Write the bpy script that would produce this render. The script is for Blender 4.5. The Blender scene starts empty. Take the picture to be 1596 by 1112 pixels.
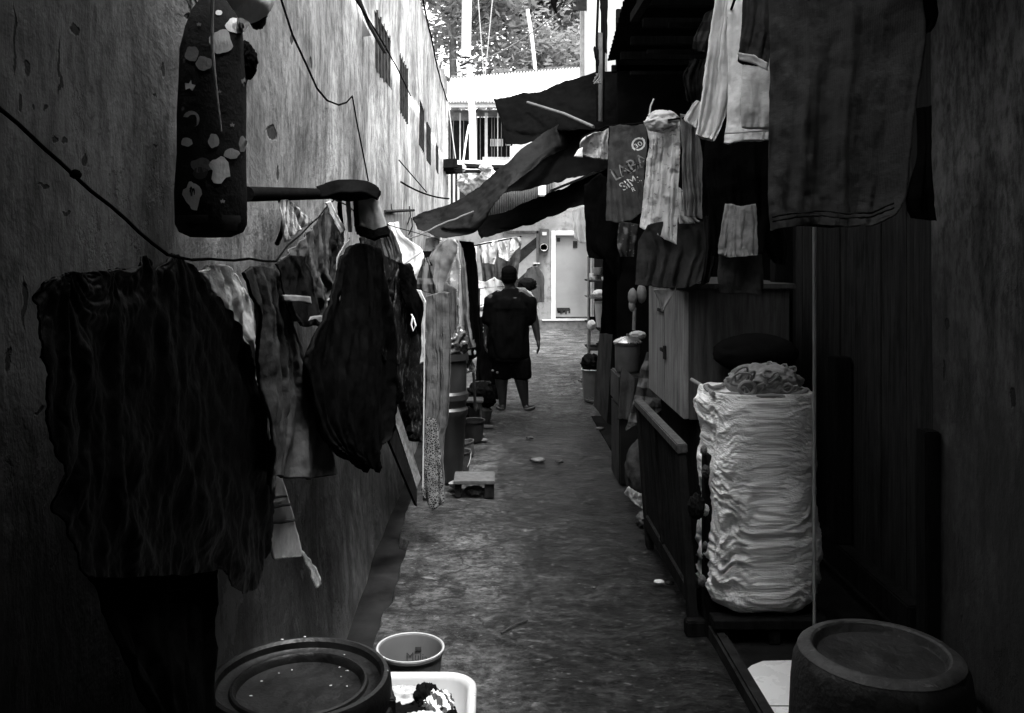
import bpy, bmesh, math, random
from mathutils import Vector, noise, Matrix
from mathutils.bvhtree import BVHTree
R = math.radians
S = bpy.context.scene
# ------------------------------------------------------------------ camera
F = 1400.0; HX = 765.0; HY = 385.0; CH = 1.8
cam = bpy.data.cameras.new('camera'); co = bpy.data.objects.new('camera', cam)
S.collection.objects.link(co); S.camera = co
co.location = (0, 0, CH); co.rotation_euler = (R(90), 0, 0)
cam.sensor_width = 36; cam.lens = 36 * F / 1596
cam.shift_x = (798 - HX) / 1596; cam.shift_y = -(556 - HY) / 1596
cam.clip_start = .05; cam.clip_end = 500
# ------------------------------------------------------------------ world, sun, exposure
EXPOSURE = 3.0
W = bpy.data.worlds.new('World'); S.world = W; W.use_nodes = True
nt = W.node_tree; bg = nt.nodes['Background']
sky = nt.nodes.new('ShaderNodeTexSky'); sky.sky_type = 'NISHITA'; sky.sun_disc = False
sky.sun_elevation = R(72); sky.sun_rotation = R(150); sky.dust_density = 3.0
bw = nt.nodes.new('ShaderNodeRGBToBW')
nt.links.new(sky.outputs[0], bw.inputs[0]); nt.links.new(bw.outputs[0], bg.inputs[0])
bg.inputs[1].default_value = 0.15
sd = bpy.data.lights.new('sun', 'SUN'); so = bpy.data.objects.new('sun', sd); S.collection.objects.link(so)
sd.energy = 0.75; sd.angle = R(14); sd.color = (1, 1, 1)
so.location = (0, 5, 20)
_el, _az = R(72), R(150)     # azimuth from +Y towards +X
_d = Vector((math.sin(_az) * math.cos(_el), math.cos(_az) * math.cos(_el), math.sin(_el)))
so.rotation_euler = (-_d).to_track_quat('-Z', 'Y').to_euler()
S.view_settings.view_transform = 'Standard'; S.view_settings.look = 'None'
S.view_settings.exposure = EXPOSURE; S.view_settings.gamma = 1
S.view_settings.use_curve_mapping = False
S.cycles.max_bounces = 6; S.cycles.diffuse_bounces = 3; S.cycles.glossy_bounces = 2
S.cycles.use_denoising = True

def at(px, py, z): return Vector(((px - HX) / F * z, z, CH - (py - HY) / F * z))
def nz(x, y=0, z=0): return noise.noise(Vector((x, y, z)))

# ------------------------------------------------------------------ materials
MATS = {}
def base_mat(name, rough=.85, spec=.3, metal=0):
    m = bpy.data.materials.new(name); m.use_nodes = True
    b = m.node_tree.nodes['Principled BSDF']
    b.inputs['Roughness'].default_value = rough; b.inputs['Specular IOR Level'].default_value = spec if rough < .62 else spec * .3
    b.inputs['Metallic'].default_value = metal
    return m, m.node_tree.nodes, m.node_tree.links, b
def g(v): return (v, v, v, 1)
def ramp(N, L, src, stops):
    r = N.new('ShaderNodeValToRGB'); e = r.color_ramp.elements
    e[0].position, e[0].color = stops[0][0], g(stops[0][1]); e[1].position, e[1].color = stops[-1][0], g(stops[-1][1])
    for p, c in stops[1:-1]:
        q = e.new(p); q.color = g(c)
    L.new(src, r.inputs[0]); return r.outputs[0]
def coords(N, L, scale=(1, 1, 1), kind='Object', rot=(0, 0, 0)):
    t = N.new('ShaderNodeTexCoord'); m = N.new('ShaderNodeMapping')
    m.inputs['Scale'].default_value = scale; m.inputs['Rotation'].default_value = rot
    L.new(t.outputs[kind], m.inputs[0]); return m.outputs[0]
def nse(N, L, vec, scale, detail=4, rough=.6, dist=0):
    n = N.new('ShaderNodeTexNoise'); n.inputs['Scale'].default_value = scale; n.inputs['Detail'].default_value = detail
    n.inputs['Roughness'].default_value = rough; n.inputs['Distortion'].default_value = dist
    L.new(vec, n.inputs['Vector']); return n.outputs['Fac']
def mth(N, L, op, a, b=None, clamp=False):
    n = N.new('ShaderNodeMath'); n.operation = op; n.use_clamp = clamp
    for i, s in enumerate((a, b)):
        if s is None: continue
        if isinstance(s, (int, float)): n.inputs[i].default_value = s
        else: L.new(s, n.inputs[i])
    return n.outputs[0]
def mixc(N, L, f, a, b, mode='MIX'):
    n = N.new('ShaderNodeMix'); n.data_type = 'RGBA'; n.blend_type = mode
    if isinstance(f, (int, float)): n.inputs[0].default_value = f
    else: L.new(f, n.inputs[0])
    for i, s in ((6, a), (7, b)):
        if isinstance(s, (int, float)): n.inputs[i].default_value = g(s)
        else: L.new(s, n.inputs[i])
    return n.outputs[2]
def bump(N, L, b, h, strength=.4, dist=.01, prev=None):
    n = N.new('ShaderNodeBump'); n.inputs['Strength'].default_value = strength; n.inputs['Distance'].default_value = dist
    L.new(h, n.inputs['Height'])
    if prev is not None: L.new(prev, n.inputs['Normal'])
    L.new(n.outputs[0], b.inputs['Normal']); return n.outputs[0]

def M(name, c=.3, var=.35, scale=9, rough=.88, bs=60, bstr=.35, spec=.25, metal=0, kind='plain', c2=None, k=30, sheen=0):
    """procedural grey material; kinds: plain stripes checks floral wood corr weave spots knit"""
    if name in MATS: return MATS[name]
    if rough > .6 and c < .06: spec = 0
    m, N, L, b = base_mat(name, rough, spec, metal)
    uv = kind in ('stripes', 'checks', 'floral', 'weave', 'cloth', 'knit', 'lace', 'bands', 'patch')
    v = coords(N, L, kind='UV' if uv else 'Object')
    n1 = nse(N, L, v, scale, 5, .62, .3)
    col = ramp(N, L, n1, [(.3, c * (1 - var)), (.7, c * (1 + var))])
    h = nse(N, L, v, bs, 4, .6)
    c2 = c if c2 is None else c2
    if kind in ('stripes', 'bands'):
        w = N.new('ShaderNodeTexWave'); w.bands_direction = 'X' if kind == 'stripes' else 'Y'
        w.inputs['Scale'].default_value = k; w.inputs['Distortion'].default_value = 1.0; w.inputs['Detail'].default_value = 1
        w.inputs['Detail Scale'].default_value = .5
        L.new(v, w.inputs[0]); f = ramp(N, L, w.outputs['Fac'], [(.45, 0), (.6, 1)])
        col = mixc(N, L, f, col, c2)
    if kind == 'checks':
        out = None
        for d in 'XY':
            w = N.new('ShaderNodeTexWave'); w.bands_direction = d; w.inputs['Scale'].default_value = k
            w.inputs['Distortion'].default_value = .6; L.new(v, w.inputs[0])
            f = ramp(N, L, w.outputs['Fac'], [(.7, 0), (.85, .7)])
            col = mixc(N, L, f, col, c2)
    if kind in ('floral', 'patch'):
        vo = N.new('ShaderNodeTexVoronoi'); vo.inputs['Scale'].default_value = k
        mp = N.new('ShaderNodeVectorMath'); mp.operation = 'ADD'
        ns = N.new('ShaderNodeTexNoise'); ns.inputs['Scale'].default_value = k * .8; L.new(v, ns.inputs[0])
        L.new(v, mp.inputs[0])
        sc = N.new('ShaderNodeVectorMath'); sc.operation = 'SCALE'; sc.inputs['Scale'].default_value = 2.2 / k
        L.new(ns.outputs['Color'], sc.inputs[0]); L.new(sc.outputs[0], mp.inputs[1])
        L.new(mp.outputs[0], vo.inputs['Vector'])
        f = ramp(N, L, vo.outputs['Distance'], [(.25, 1), (.42, 0)])
        bwn = N.new('ShaderNodeRGBToBW'); L.new(vo.outputs['Color'], bwn.inputs[0])
        sel = ramp(N, L, bwn.outputs[0], [(.38, 0), (.5, 1)])
        f2 = mth(N, L, 'MULTIPLY', f, sel)
        tone = ramp(N, L, bwn.outputs[0], [(.4, c2), (.75, (c2 + c) / 2)])
        col = mixc(N, L, f2, col, tone)
        n5 = nse(N, L, v, k * 3, 3); f5 = ramp(N, L, n5, [(.6, 0), (.66, .7)])
        col = mixc(N, L, f5, col, c2)
    if kind == 'lace':
        vo = N.new('ShaderNodeTexVoronoi'); vo.feature = 'DISTANCE_TO_EDGE'; vo.inputs['Scale'].default_value = k
        L.new(v, vo.inputs['Vector']); f = ramp(N, L, vo.outputs['Distance'], [(.08, 1), (.16, 0)])
        col = mixc(N, L, f, col, c2); h = f
    if kind in ('weave', 'knit', 'cloth'):
        hs = []
        for d in 'XY':
            w = N.new('ShaderNodeTexWave'); w.bands_direction = d; w.inputs['Scale'].default_value = k * 2.4
            w.inputs['Distortion'].default_value = .8; L.new(v, w.inputs[0]); hs.append(w.outputs['Fac'])
        h2 = mth(N, L, 'ADD', hs[0], hs[1]); h = mth(N, L, 'ADD', mth(N, L, 'MULTIPLY', h2, .25), h)
        # worn streaks running down the cloth
        v2 = coords(N, L, (9, 1.2, 1), 'UV'); n3 = nse(N, L, v2, 6, 5, .65)
        col = mixc(N, L, .22 if kind != 'weave' else .12, col, mixc(N, L, 1.0, col, ramp(N, L, n3, [(.3, .35), (.72, 1)]), 'MULTIPLY'))
    if kind == 'weave':   # creases pressed into the sack cloth, and a darker tone towards its right side
        hc = nse(N, L, coords(N, L, (3.0, 9, 1), 'UV', (0, 0, .22)), 1.5, 7, .60, 2.2); hd = nse(N, L, coords(N, L, (4.0, 12, 1), 'UV', (0, 0, -.3)), 1.7, 6, .62, 1.6)
        h = mth(N, L, 'ADD', mth(N, L, 'MULTIPLY', h, .02), mth(N, L, 'ADD', hc, mth(N, L, 'MULTIPLY', hd, .6)))
        sx = N.new('ShaderNodeSeparateXYZ'); L.new(coords(N, L), sx.inputs[0])
        st_ = mth(N, L, 'ADD', mth(N, L, 'MULTIPLY', sx.outputs[0], 2.2), mth(N, L, 'MULTIPLY', nse(N, L, coords(N, L), 4, 6, .7, .4), 1.3))
        col = mixc(N, L, ramp(N, L, st_, [(.66, 0), (1.0, .6)]), col, c * .35)
    if kind == 'wood':
        v2 = coords(N, L, (1, 1, .07)); n3 = nse(N, L, v2, 34, 6, .65, .8)
        col = mixc(N, L, .8, col, ramp(N, L, n3, [(.3, c * .4), (.7, c * 1.6)])); h = n3
        n6 = nse(N, L, coords(N, L, (1, 1, .3)), 5, 5, .7); col = mixc(N, L, ramp(N, L, n6, [(.55, 0), (.7, .8)]), col, c * .45)
    if kind == 'spots':
        vo = N.new('ShaderNodeTexVoronoi'); vo.inputs['Scale'].default_value = k; L.new(v, vo.inputs['Vector'])
        f = ramp(N, L, vo.outputs['Distance'], [(.05, 1), (.12, 0)])
        col = mixc(N, L, mth(N, L, 'MULTIPLY', f, ramp(N, L, n1, [(.5, 0), (.55, 1)])), col, c2)
    if kind == 'wear':
        n7 = nse(N, L, v, 3.5, 8, .75, .5); col = mixc(N, L, ramp(N, L, n7, [(.52, 0), (.62, .8)]), col, c * .4)
        n8 = nse(N, L, coords(N, L, (1, 2.2, 1)), 16, 8, .8, 1.5); col = mixc(N, L, ramp(N, L, n8, [(.60, 0), (.66, .85)]), col, c2)
        n9 = nse(N, L, coords(N, L, (9, 1.5, 1), rot=(0, 0, .7)), 9, 5, .7); col = mixc(N, L, ramp(N, L, n9, [(.66, 0), (.69, .5)]), col, c2)
    if kind == 'metal':
        n7 = nse(N, L, v, 4, 6, .7); col = mixc(N, L, ramp(N, L, n7, [(.5, 0), (.65, 1)]), col, c * .5)
    L.new(col, b.inputs['Base Color'])
    rr = ramp(N, L, n1, [(.3, max(0, rough - .12)), (.7, min(1, rough + .08))]); L.new(rr, b.inputs['Roughness'])
    p = bump(N, L, b, h, bstr, .004) if kind != 'weave' else bump(N, L, b, h, .7, .026)
    n2 = nse(N, L, v, bs * .15, 4, .6); bump(N, L, b, n2, bstr * .8, .02, p)
    if sheen: b.inputs['Sheen Weight'].default_value = sheen
    MATS[name] = m; return m

# ------------------------------------------------------------------ mesh helpers
def mesh_obj(name, verts, faces, mat, parent=None, smooth=True, uvs=None, base=None):
    me = bpy.data.meshes.new(name)
    vs = [Vector(v) for v in verts]
    if parent is None:
        if base is None:
            xs = [v.x for v in vs]; ys = [v.y for v in vs]; zs = [v.z for v in vs]
            base = Vector(((min(xs) + max(xs)) / 2, (min(ys) + max(ys)) / 2, min(zs)))
    else: base = Vector(parent_base(parent))
    me.from_pydata([tuple(v - base) for v in vs], [], faces)
    if uvs:
        ul = me.uv_layers.new(name='UVMap')
        for p in me.polygons:
            for li, vi in zip(p.loop_indices, p.vertices): ul.data[li].uv = uvs[vi]
    me.polygons.foreach_set('use_smooth', [smooth] * len(me.polygons)); me.update()
    me.materials.append(mat)
    o = bpy.data.objects.new(name, me); S.collection.objects.link(o)
    if parent is None: o.location = base
    else: o.parent = parent
    return o
def parent_base(p):
    b = Vector(p.location); q = p.parent
    while q is not None: b = b + q.location; q = q.parent
    return b
def tag(o, label=None, cat=None, group=None, kind=None):
    if label: o['label'] = label
    if cat: o['category'] = cat
    if group: o['group'] = group
    if kind: o['kind'] = kind
    return o
def thing(name, label, cat, loc, group=None):
    o = bpy.data.objects.new(name, None); o.empty_display_size = .1; S.collection.objects.link(o)
    o.location = loc; return tag(o, label, cat, group)
class MB:
    def __init__(s): s.v = []; s.f = []
    def add(s, vs, fs):
        n = len(s.v); s.v += [Vector(v) for v in vs]; s.f += [tuple(i + n for i in f) for f in fs]; return s
    def box(s, a, b, bev=0, rot=None, c=None):
        x0, y0, z0 = a; x1, y1, z1 = b
        x0, x1 = sorted((x0, x1)); y0, y1 = sorted((y0, y1)); z0, z1 = sorted((z0, z1))
        bm = bmesh.new(); bmesh.ops.create_cube(bm, size=1)
        for v in bm.verts:
            v.co = Vector(((x0 + x1) / 2 + v.co.x * (x1 - x0), (y0 + y1) / 2 + v.co.y * (y1 - y0), (z0 + z1) / 2 + v.co.z * (z1 - z0)))
        if bev: bmesh.ops.bevel(bm, geom=bm.edges[:], offset=bev, segments=2, affect='EDGES')
        if rot is not None:
            cc = Vector(c) if c is not None else Vector(((x0 + x1) / 2, (y0 + y1) / 2, (z0 + z1) / 2))
            for v in bm.verts: v.co = cc + rot @ (v.co - cc)
        bm.verts.ensure_lookup_table(); bm.verts.index_update()
        s.add([v.co.copy() for v in bm.verts], [[v.index for v in f.verts] for f in bm.faces]); bm.free(); return s
    def tube(s, pts, r, n=8, cap=True):
        pts = [Vector(p) for p in pts]; rs = r if isinstance(r, (list, tuple)) else [r] * len(pts)
        vs = []; fs = []; up = None
        for i, p in enumerate(pts):
            t = (pts[min(i + 1, len(pts) - 1)] - pts[max(i - 1, 0)])
            if t.length < 1e-9: t = Vector((0, 0, 1))
            t.normalize()
            if up is None: up = t.orthogonal().normalized()
            up = (up - t * up.dot(t));  up = up.normalized() if up.length > 1e-6 else t.orthogonal().normalized()
            w = t.cross(up)
            for k in range(n):
                a = 2 * math.pi * k / n; vs.append(p + (up * math.cos(a) + w * math.sin(a)) * rs[i])
        for i in range(len(pts) - 1):
            for k in range(n):
                a = i * n + k; b = i * n + (k + 1) % n; fs.append((a, b, b + n, a + n))
        if cap: fs.append(tuple(range(n))[::-1]); fs.append(tuple(range((len(pts) - 1) * n, len(pts) * n)))
        return s.add(vs, fs)
    def lathe(s, prof, c=(0, 0, 0), n=48, sx=1, sy=1, jit=0, tilt=None):
        vs = []; fs = []; c = Vector(c)
        for i, (r, z) in enumerate(prof):
            for k in range(n):
                a = 2 * math.pi * k / n
                rr = r * (1 + (jit * nz(math.cos(a) * 2 + 5, math.sin(a) * 2, z * 6) if jit else 0))
                p = Vector((rr * math.cos(a) * sx, rr * math.sin(a) * sy, z))
                if tilt is not None: p = tilt @ p
                vs.append(c + p)
        for i in range(len(prof) - 1):
            for k in range(n):
                a = i * n + k; b = i * n + (k + 1) % n; fs.append((a, b, b + n, a + n))
        return s.add(vs, fs)
    def prism(s, poly, d):      # polygon of 3D points extruded by vector d
        n = len(poly); a = [Vector(p) for p in poly]; d = Vector(d)
        return s.add(a + [p + d for p in a], [tuple(range(n)), tuple(range(n, 2 * n))[::-1]] + [(i, (i + n) , (i + 1) % n + n, (i + 1) % n) for i in range(n)])
    def build(s, name, mat, parent=None, smooth=False, base=None):
        o = mesh_obj(name, s.v, s.f, mat, parent, smooth, base=base)
        return smooth_auto(o) if smooth else o
def bld(mb, name, mat, label, cat, group=None, smooth=False, base=None):
    return tag(mb.build(name, mat, None, smooth, base), label, cat, group)
def smooth_auto(o, ang=35):
    me = o.data; me.polygons.foreach_set('use_smooth', [True] * len(me.polygons))
    bm = bmesh.new(); bm.from_mesh(me); bmesh.ops.recalc_face_normals(bm, faces=bm.faces[:])
    for e in bm.edges:
        if len(e.link_faces) == 2 and e.calc_face_angle(0) > R(ang): e.smooth = False
    bm.to_mesh(me); bm.free(); return o

def resample(poly, n):
    pts = [tuple(p) for p in poly]; L_ = [0]
    for a, b in zip(pts, pts[1:]): L_.append(L_[-1] + math.dist(a[:2], b[:2]) + 1e-6)
    out = []; j = 0
    for i in range(n + 1):
        t = L_[-1] * i / n
        while j < len(pts) - 2 and L_[j + 1] < t: j += 1
        f = min(1, (t - L_[j]) / (L_[j + 1] - L_[j])); a, b = pts[j], pts[j + 1]
        out.append([a[k] + (b[k] - a[k]) * f for k in range(len(a))])
    return out
def cr(p0, p1, p2, p3, t):
    return [.5 * (2 * b + (c - a) * t + (2 * a - 5 * b + 4 * c - d) * t * t + (3 * b - a - 3 * c + d) * t ** 3) for a, b, c, d in zip(p0, p1, p2, p3)]
def cloth(name, rows, z, mat, label=None, cat=None, group=None, parent=None, plane=None, folds=4, amp=.02, top=.15,
          seed=0, nu=44, nv=44, thick=.003, wr=.006, tube=0, skew=0.0, smooth=True, pinch=None, jit=1.3):
    """a hanging piece of cloth: rows are outlines (in photo pixels) from its top edge to its hem, at distance z or on the plane x = plane"""
    zl, zr = z if isinstance(z, (tuple, list)) else (z, z)
    R_ = [resample(r, nu) for r in rows]; nr = len(R_)
    pts = []; uvs = []
    for j in range(nv + 1):
        v = j / nv; q = v * (nr - 1); k = min(int(q), nr - 2); t = q - k
        r0, r1, r2, r3 = R_[max(k - 1, 0)], R_[k], R_[k + 1], R_[min(k + 2, nr - 1)]
        for i in range(nu + 1):
            u = i / nu; p = cr(r0[i], r1[i], r2[i], r3[i], t) if nr > 2 else [a + (b - a) * t for a, b in zip(r1[i], r2[i])]
            px, py = p[0], p[1]
            if jit:
                px += jit * (nz(px * .045, py * .045, seed + 5) + .6 * nz(px * .13, py * .13, seed)); py += jit * (nz(px * .04, py * .05, seed + 11) + .6 * nz(px * .14, py * .12, seed + 3)) * 1.2
            if plane is not None: zz = plane * F / (px - HX)
            elif len(p) > 2: zz = p[2]
            else: zz = zl + (zr - zl) * u
            P = at(px, py, zz)
            uu = (u + skew * v) * folds * 1.5 + .5 * nz(u * 2.5, v * 1.8, seed + 4)
            if pinch:
                dd = [math.hypot(px - a_, py - b_) + 1 for a_, b_ in pinch]; wsum = sum(1 / q_ ** 2 for q_ in dd)
                an = sum(math.atan2(px - a_, abs(py - b_) + 25) / q_ ** 2 for (a_, b_), q_ in zip(pinch, dd)) / wsum
                uu = an * folds + .45 * nz(px * .010, py * .005, seed) + .12 * nz(px * .03, py * .02, seed + 8)
            vf = .3 if pinch else 1
            sp = .6 + .8 * abs(nz(v * .8, seed, u * 1.4))
            d = amp * (top + (1 - top) * min(1, v * 1.5)) * (1.7 * nz(uu, v * .7 * vf + seed, seed) + .8 * sp * (1 - 2.4 * math.sqrt(nz(uu * 1.3 + 9, v * 1.1 * vf, seed + 2) ** 2 + .006)) + .5 * nz(uu * 3.1, v * 2.2, seed + 7))
            w = wr * (nz(P.x * 22 + seed, P.y * 22, P.z * 12) + .5 * abs(nz(P.x * 50, P.z * 38 + seed, P.y * 50)))
            d += w * 1.4
            if plane is not None: P.x += d; P.y += d * .3
            else: P.y += d; P.x += d * .35
            pts.append(P); uvs.append(((px - HX) / F * zz if plane is None else zz, P.z))
    faces = [(j * (nu + 1) + i, j * (nu + 1) + i + 1, (j + 1) * (nu + 1) + i + 1, (j + 1) * (nu + 1) + i) for j in range(nv) for i in range(nu)]
    if tube:
        n0 = len(pts); back = []
        for j in range(nv + 1):
            for i in range(nu + 1):
                p = pts[j * (nu + 1) + i].copy(); off = tube * math.sin(math.pi * i / nu) ** .6 * (min(1, .15 + j / nv * 1.3)) + .004
                if plane is not None: p.x += -off if plane < 0 else off
                else: p.y += off
                back.append(p)
        pts += back; uvs += uvs[:]
        faces += [tuple(n0 + q for q in f)[::-1] for f in faces]
        for j in range(nv):
            a, b = j * (nu + 1), (j + 1) * (nu + 1); faces.append((a, b, b + n0, a + n0)); faces.append((a + nu, a + nu + n0, b + nu + n0, b + nu))
        for i in range(nu): faces.append((i, i + n0, i + 1 + n0, i + 1))
    o = mesh_obj(name, pts, faces, mat, parent, smooth, uvs)
    m = o.modifiers.new('solid', 'SOLIDIFY'); m.thickness = thick; m.offset = 0
    if label or cat: tag(o, label, cat, group)
    return o
def crumple(name, c, s, mat, parent=None, label=None, cat=None, group=None, seed=0, amp=.35, freq=2.2, sub=5, flat=.0):
    bm = bmesh.new(); bmesh.ops.create_icosphere(bm, subdivisions=sub, radius=1)
    vs = []
    for v in bm.verts:
        p = v.co.copy(); d = 0; f = freq; a = 1
        for _ in range(4):
            d += a * (1 - 2 * math.sqrt(noise.noise(p * f + Vector((seed * 3.1, seed, 0))) ** 2 + .004)); f *= 1.9; a *= .5
        p = p * (1 + amp * (d * .45 - .25))
        if p.z < -flat and flat: p.z = -flat - (p.z + flat) * -.1
        vs.append(Vector(c) + Vector((p.x * s[0], p.y * s[1], p.z * s[2])))
    fs = [[v.index for v in f.verts] for f in bm.faces]; bm.free()
    uvs = [(v.x + v.y * .7, v.z) for v in vs]
    o = mesh_obj(name, vs, fs, mat, parent, True, uvs)
    if label or cat: tag(o, label, cat, group)
    return o
def project_text(s, px, py, z, size, rot, shirt, mat, name, parent, squash=1.0):
    cu = bpy.data.curves.new('t', 'FONT'); cu.body = s; cu.size = size; cu.align_x = 'CENTER'; cu.align_y = 'CENTER'
    cu.resolution_u = 3
    o = bpy.data.objects.new('t', cu); S.collection.objects.link(o)
    dg = bpy.context.evaluated_depsgraph_get(); me = bpy.data.meshes.new_from_object(o.evaluated_get(dg))
    bm = bmesh.new(); bm.from_mesh(me); bmesh.ops.triangulate(bm, faces=bm.faces[:])
    bmesh.ops.subdivide_edges(bm, edges=bm.edges[:], cuts=1)
    c = at(px, py, z); ca, sa = math.cos(rot), math.sin(rot)
    sm = bmesh.new(); sm.from_mesh(shirt.data); base = parent_base(shirt)
    for v in sm.verts: v.co += base
    tree = BVHTree.FromBMesh(sm)
    vs = []
    for v in bm.verts:
        x, y = v.co.x * squash, v.co.y; P = c + Vector((x * ca - y * sa, -1, x * sa + y * ca))
        h = tree.ray_cast(P, Vector((0, 1, 0)))
        vs.append(Vector((P.x, (h[0].y if h[0] else z) - .004, P.z)))
    fs = [[v.index for v in f.verts] for f in bm.faces]; bm.free(); sm.free()
    bpy.data.objects.remove(o); bpy.data.curves.remove(cu); bpy.data.meshes.remove(me)
    return mesh_obj(name, vs, fs, mat, parent, False)
def rope(name, pts, r, mat, label, cat, group=None, sag=0, n=6, seg=14, parent=None, jit=0):
    P = [Vector(p) for p in pts]; out = []
    for a, b in zip(P, P[1:]):
        for i in range(seg):
            t = i / seg; q = a.lerp(b, t); q.z -= sag * 4 * t * (1 - t)
            if jit: q += Vector((nz(q.y * 9, q.z * 9, 1), nz(q.y * 7, 2, q.x * 9), nz(q.x * 8, q.y * 8, 5))) * jit
            out.append(q)
    out.append(P[-1]); mb = MB(); mb.tube(out, r, n)
    o = mb.build(name, mat, parent, True)
    if parent is None: tag(o, label, cat, group)
    return o
# ================================================================== SETTING MATERIALS
def floor_material():
    m, N, L, b = base_mat('wet_worn_concrete', .7, .6)
    v = coords(N, L); va = coords(N, L, (.85, 1.15, 1))
    n1 = nse(N, L, va, 5, 8, .68, .4); n2 = nse(N, L, va, 22, 9, .8, .2); n3 = nse(N, L, v, 1.1, 4, .6, .6)
    col = ramp(N, L, n1, [(.30, .028), (.5, .085), (.70, .20)])
    col = mixc(N, L, .9, col, ramp(N, L, n2, [(.42, .12), (.5, .6), (.58, 1.0)]), 'MULTIPLY')
    nb = nse(N, L, v, 2.4, 7, .72, 1.0); col = mixc(N, L, 1.0, col, ramp(N, L, nb, [(.36, .42), (.5, .95), (.62, 1)]), 'MULTIPLY')
    wet = ramp(N, L, n3, [(.42, 0), (.56, 1)])
    # shade of the right-hand roof painted on the path, with a ragged edge
    sp = N.new('ShaderNodeSeparateXYZ'); tc = N.new('ShaderNodeTexCoord'); L.new(tc.outputs['Object'], sp.inputs[0])
    xx = mth(N, L, 'ADD', sp.outputs[0], mth(N, L, 'MULTIPLY', n3, .8)); xx = mth(N, L, 'ADD', xx, mth(N, L, 'MULTIPLY', n1, .25))
    roof_shade = mth(N, L, 'MULTIPLY', ramp(N, L, xx, [(.52, 0), (.66, 1)]), ramp(N, L, mth(N, L, 'MULTIPLY', sp.outputs[1], .05), [(.42, 1), (.52, .0)]))
    wet_shade = mth(N, L, 'MAXIMUM', mth(N, L, 'MULTIPLY', wet, .5), roof_shade)
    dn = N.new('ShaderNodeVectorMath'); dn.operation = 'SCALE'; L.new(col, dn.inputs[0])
    farf = mth(N, L, 'ADD', 1.0, mth(N, L, 'MULTIPLY', ramp(N, L, mth(N, L, 'ADD', mth(N, L, 'MULTIPLY', sp.outputs[1], .05), mth(N, L, 'MULTIPLY', n3, .06)), [(.46, 0), (.60, 1)]), 1.0))  # far floor lightened: light reflected there is put into the colour
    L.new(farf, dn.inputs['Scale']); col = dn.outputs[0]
    col = mixc(N, L, mth(N, L, 'MULTIPLY', wet_shade, .9), col, mixc(N, L, 1.0, col, .42, 'MULTIPLY'))
    # pale highlight flecks painted into the colour, and gritty specks
    n8 = nse(N, L, coords(N, L, (.7, 1.2, 1)), 34, 6, .7, .3); col = mixc(N, L, ramp(N, L, n8, [(.60, 0), (.64, .8)]), col, .17)
    n9 = nse(N, L, coords(N, L, (1, 1, 1)), 13, 7, .8, .3); col = mixc(N, L, ramp(N, L, n9, [(.58, 0), (.66, .75)]), col, .012)
    # pale cement smears and trowel ridges
    n4 = nse(N, L, coords(N, L, (.9, 2.0, 1)), 8, 8, .75, .6); sm = ramp(N, L, n4, [(.60, 0), (.66, .7)])
    col = mixc(N, L, sm, col, .20)
    vo = N.new('ShaderNodeTexVoronoi'); vo.feature = 'DISTANCE_TO_EDGE'; vo.inputs['Scale'].default_value = .9
    nd = N.new('ShaderNodeTexNoise'); nd.inputs['Scale'].default_value = 3; nd.inputs['Detail'].default_value = 6; L.new(v, nd.inputs[0])
    ad = N.new('ShaderNodeVectorMath'); ad.operation = 'ADD'; L.new(v, ad.inputs[0]); L.new(nd.outputs['Color'], ad.inputs[1]); L.new(ad.outputs[0], vo.inputs['Vector'])
    ck = ramp(N, L, vo.outputs['Distance'], [(.004, 1), (.022, 0)]); col = mixc(N, L, mth(N, L, 'MULTIPLY', ck, .85), col, .01)
    L.new(col, b.inputs['Base Color'])
    L.new(ramp(N, L, wet_shade, [(0, .7), (1, .30)]), b.inputs['Roughness'])
    h = mth(N, L, 'ADD', n2, mth(N, L, 'MULTIPLY', n4, 1.3)); p = bump(N, L, b, h, 1.0, .03)
    p = bump(N, L, b, nse(N, L, v, 60, 5, .7), .5, .006, p); bump(N, L, b, nse(N, L, v, 3.2, 5, .6, .5), .6, .06, p)
    return m
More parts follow.
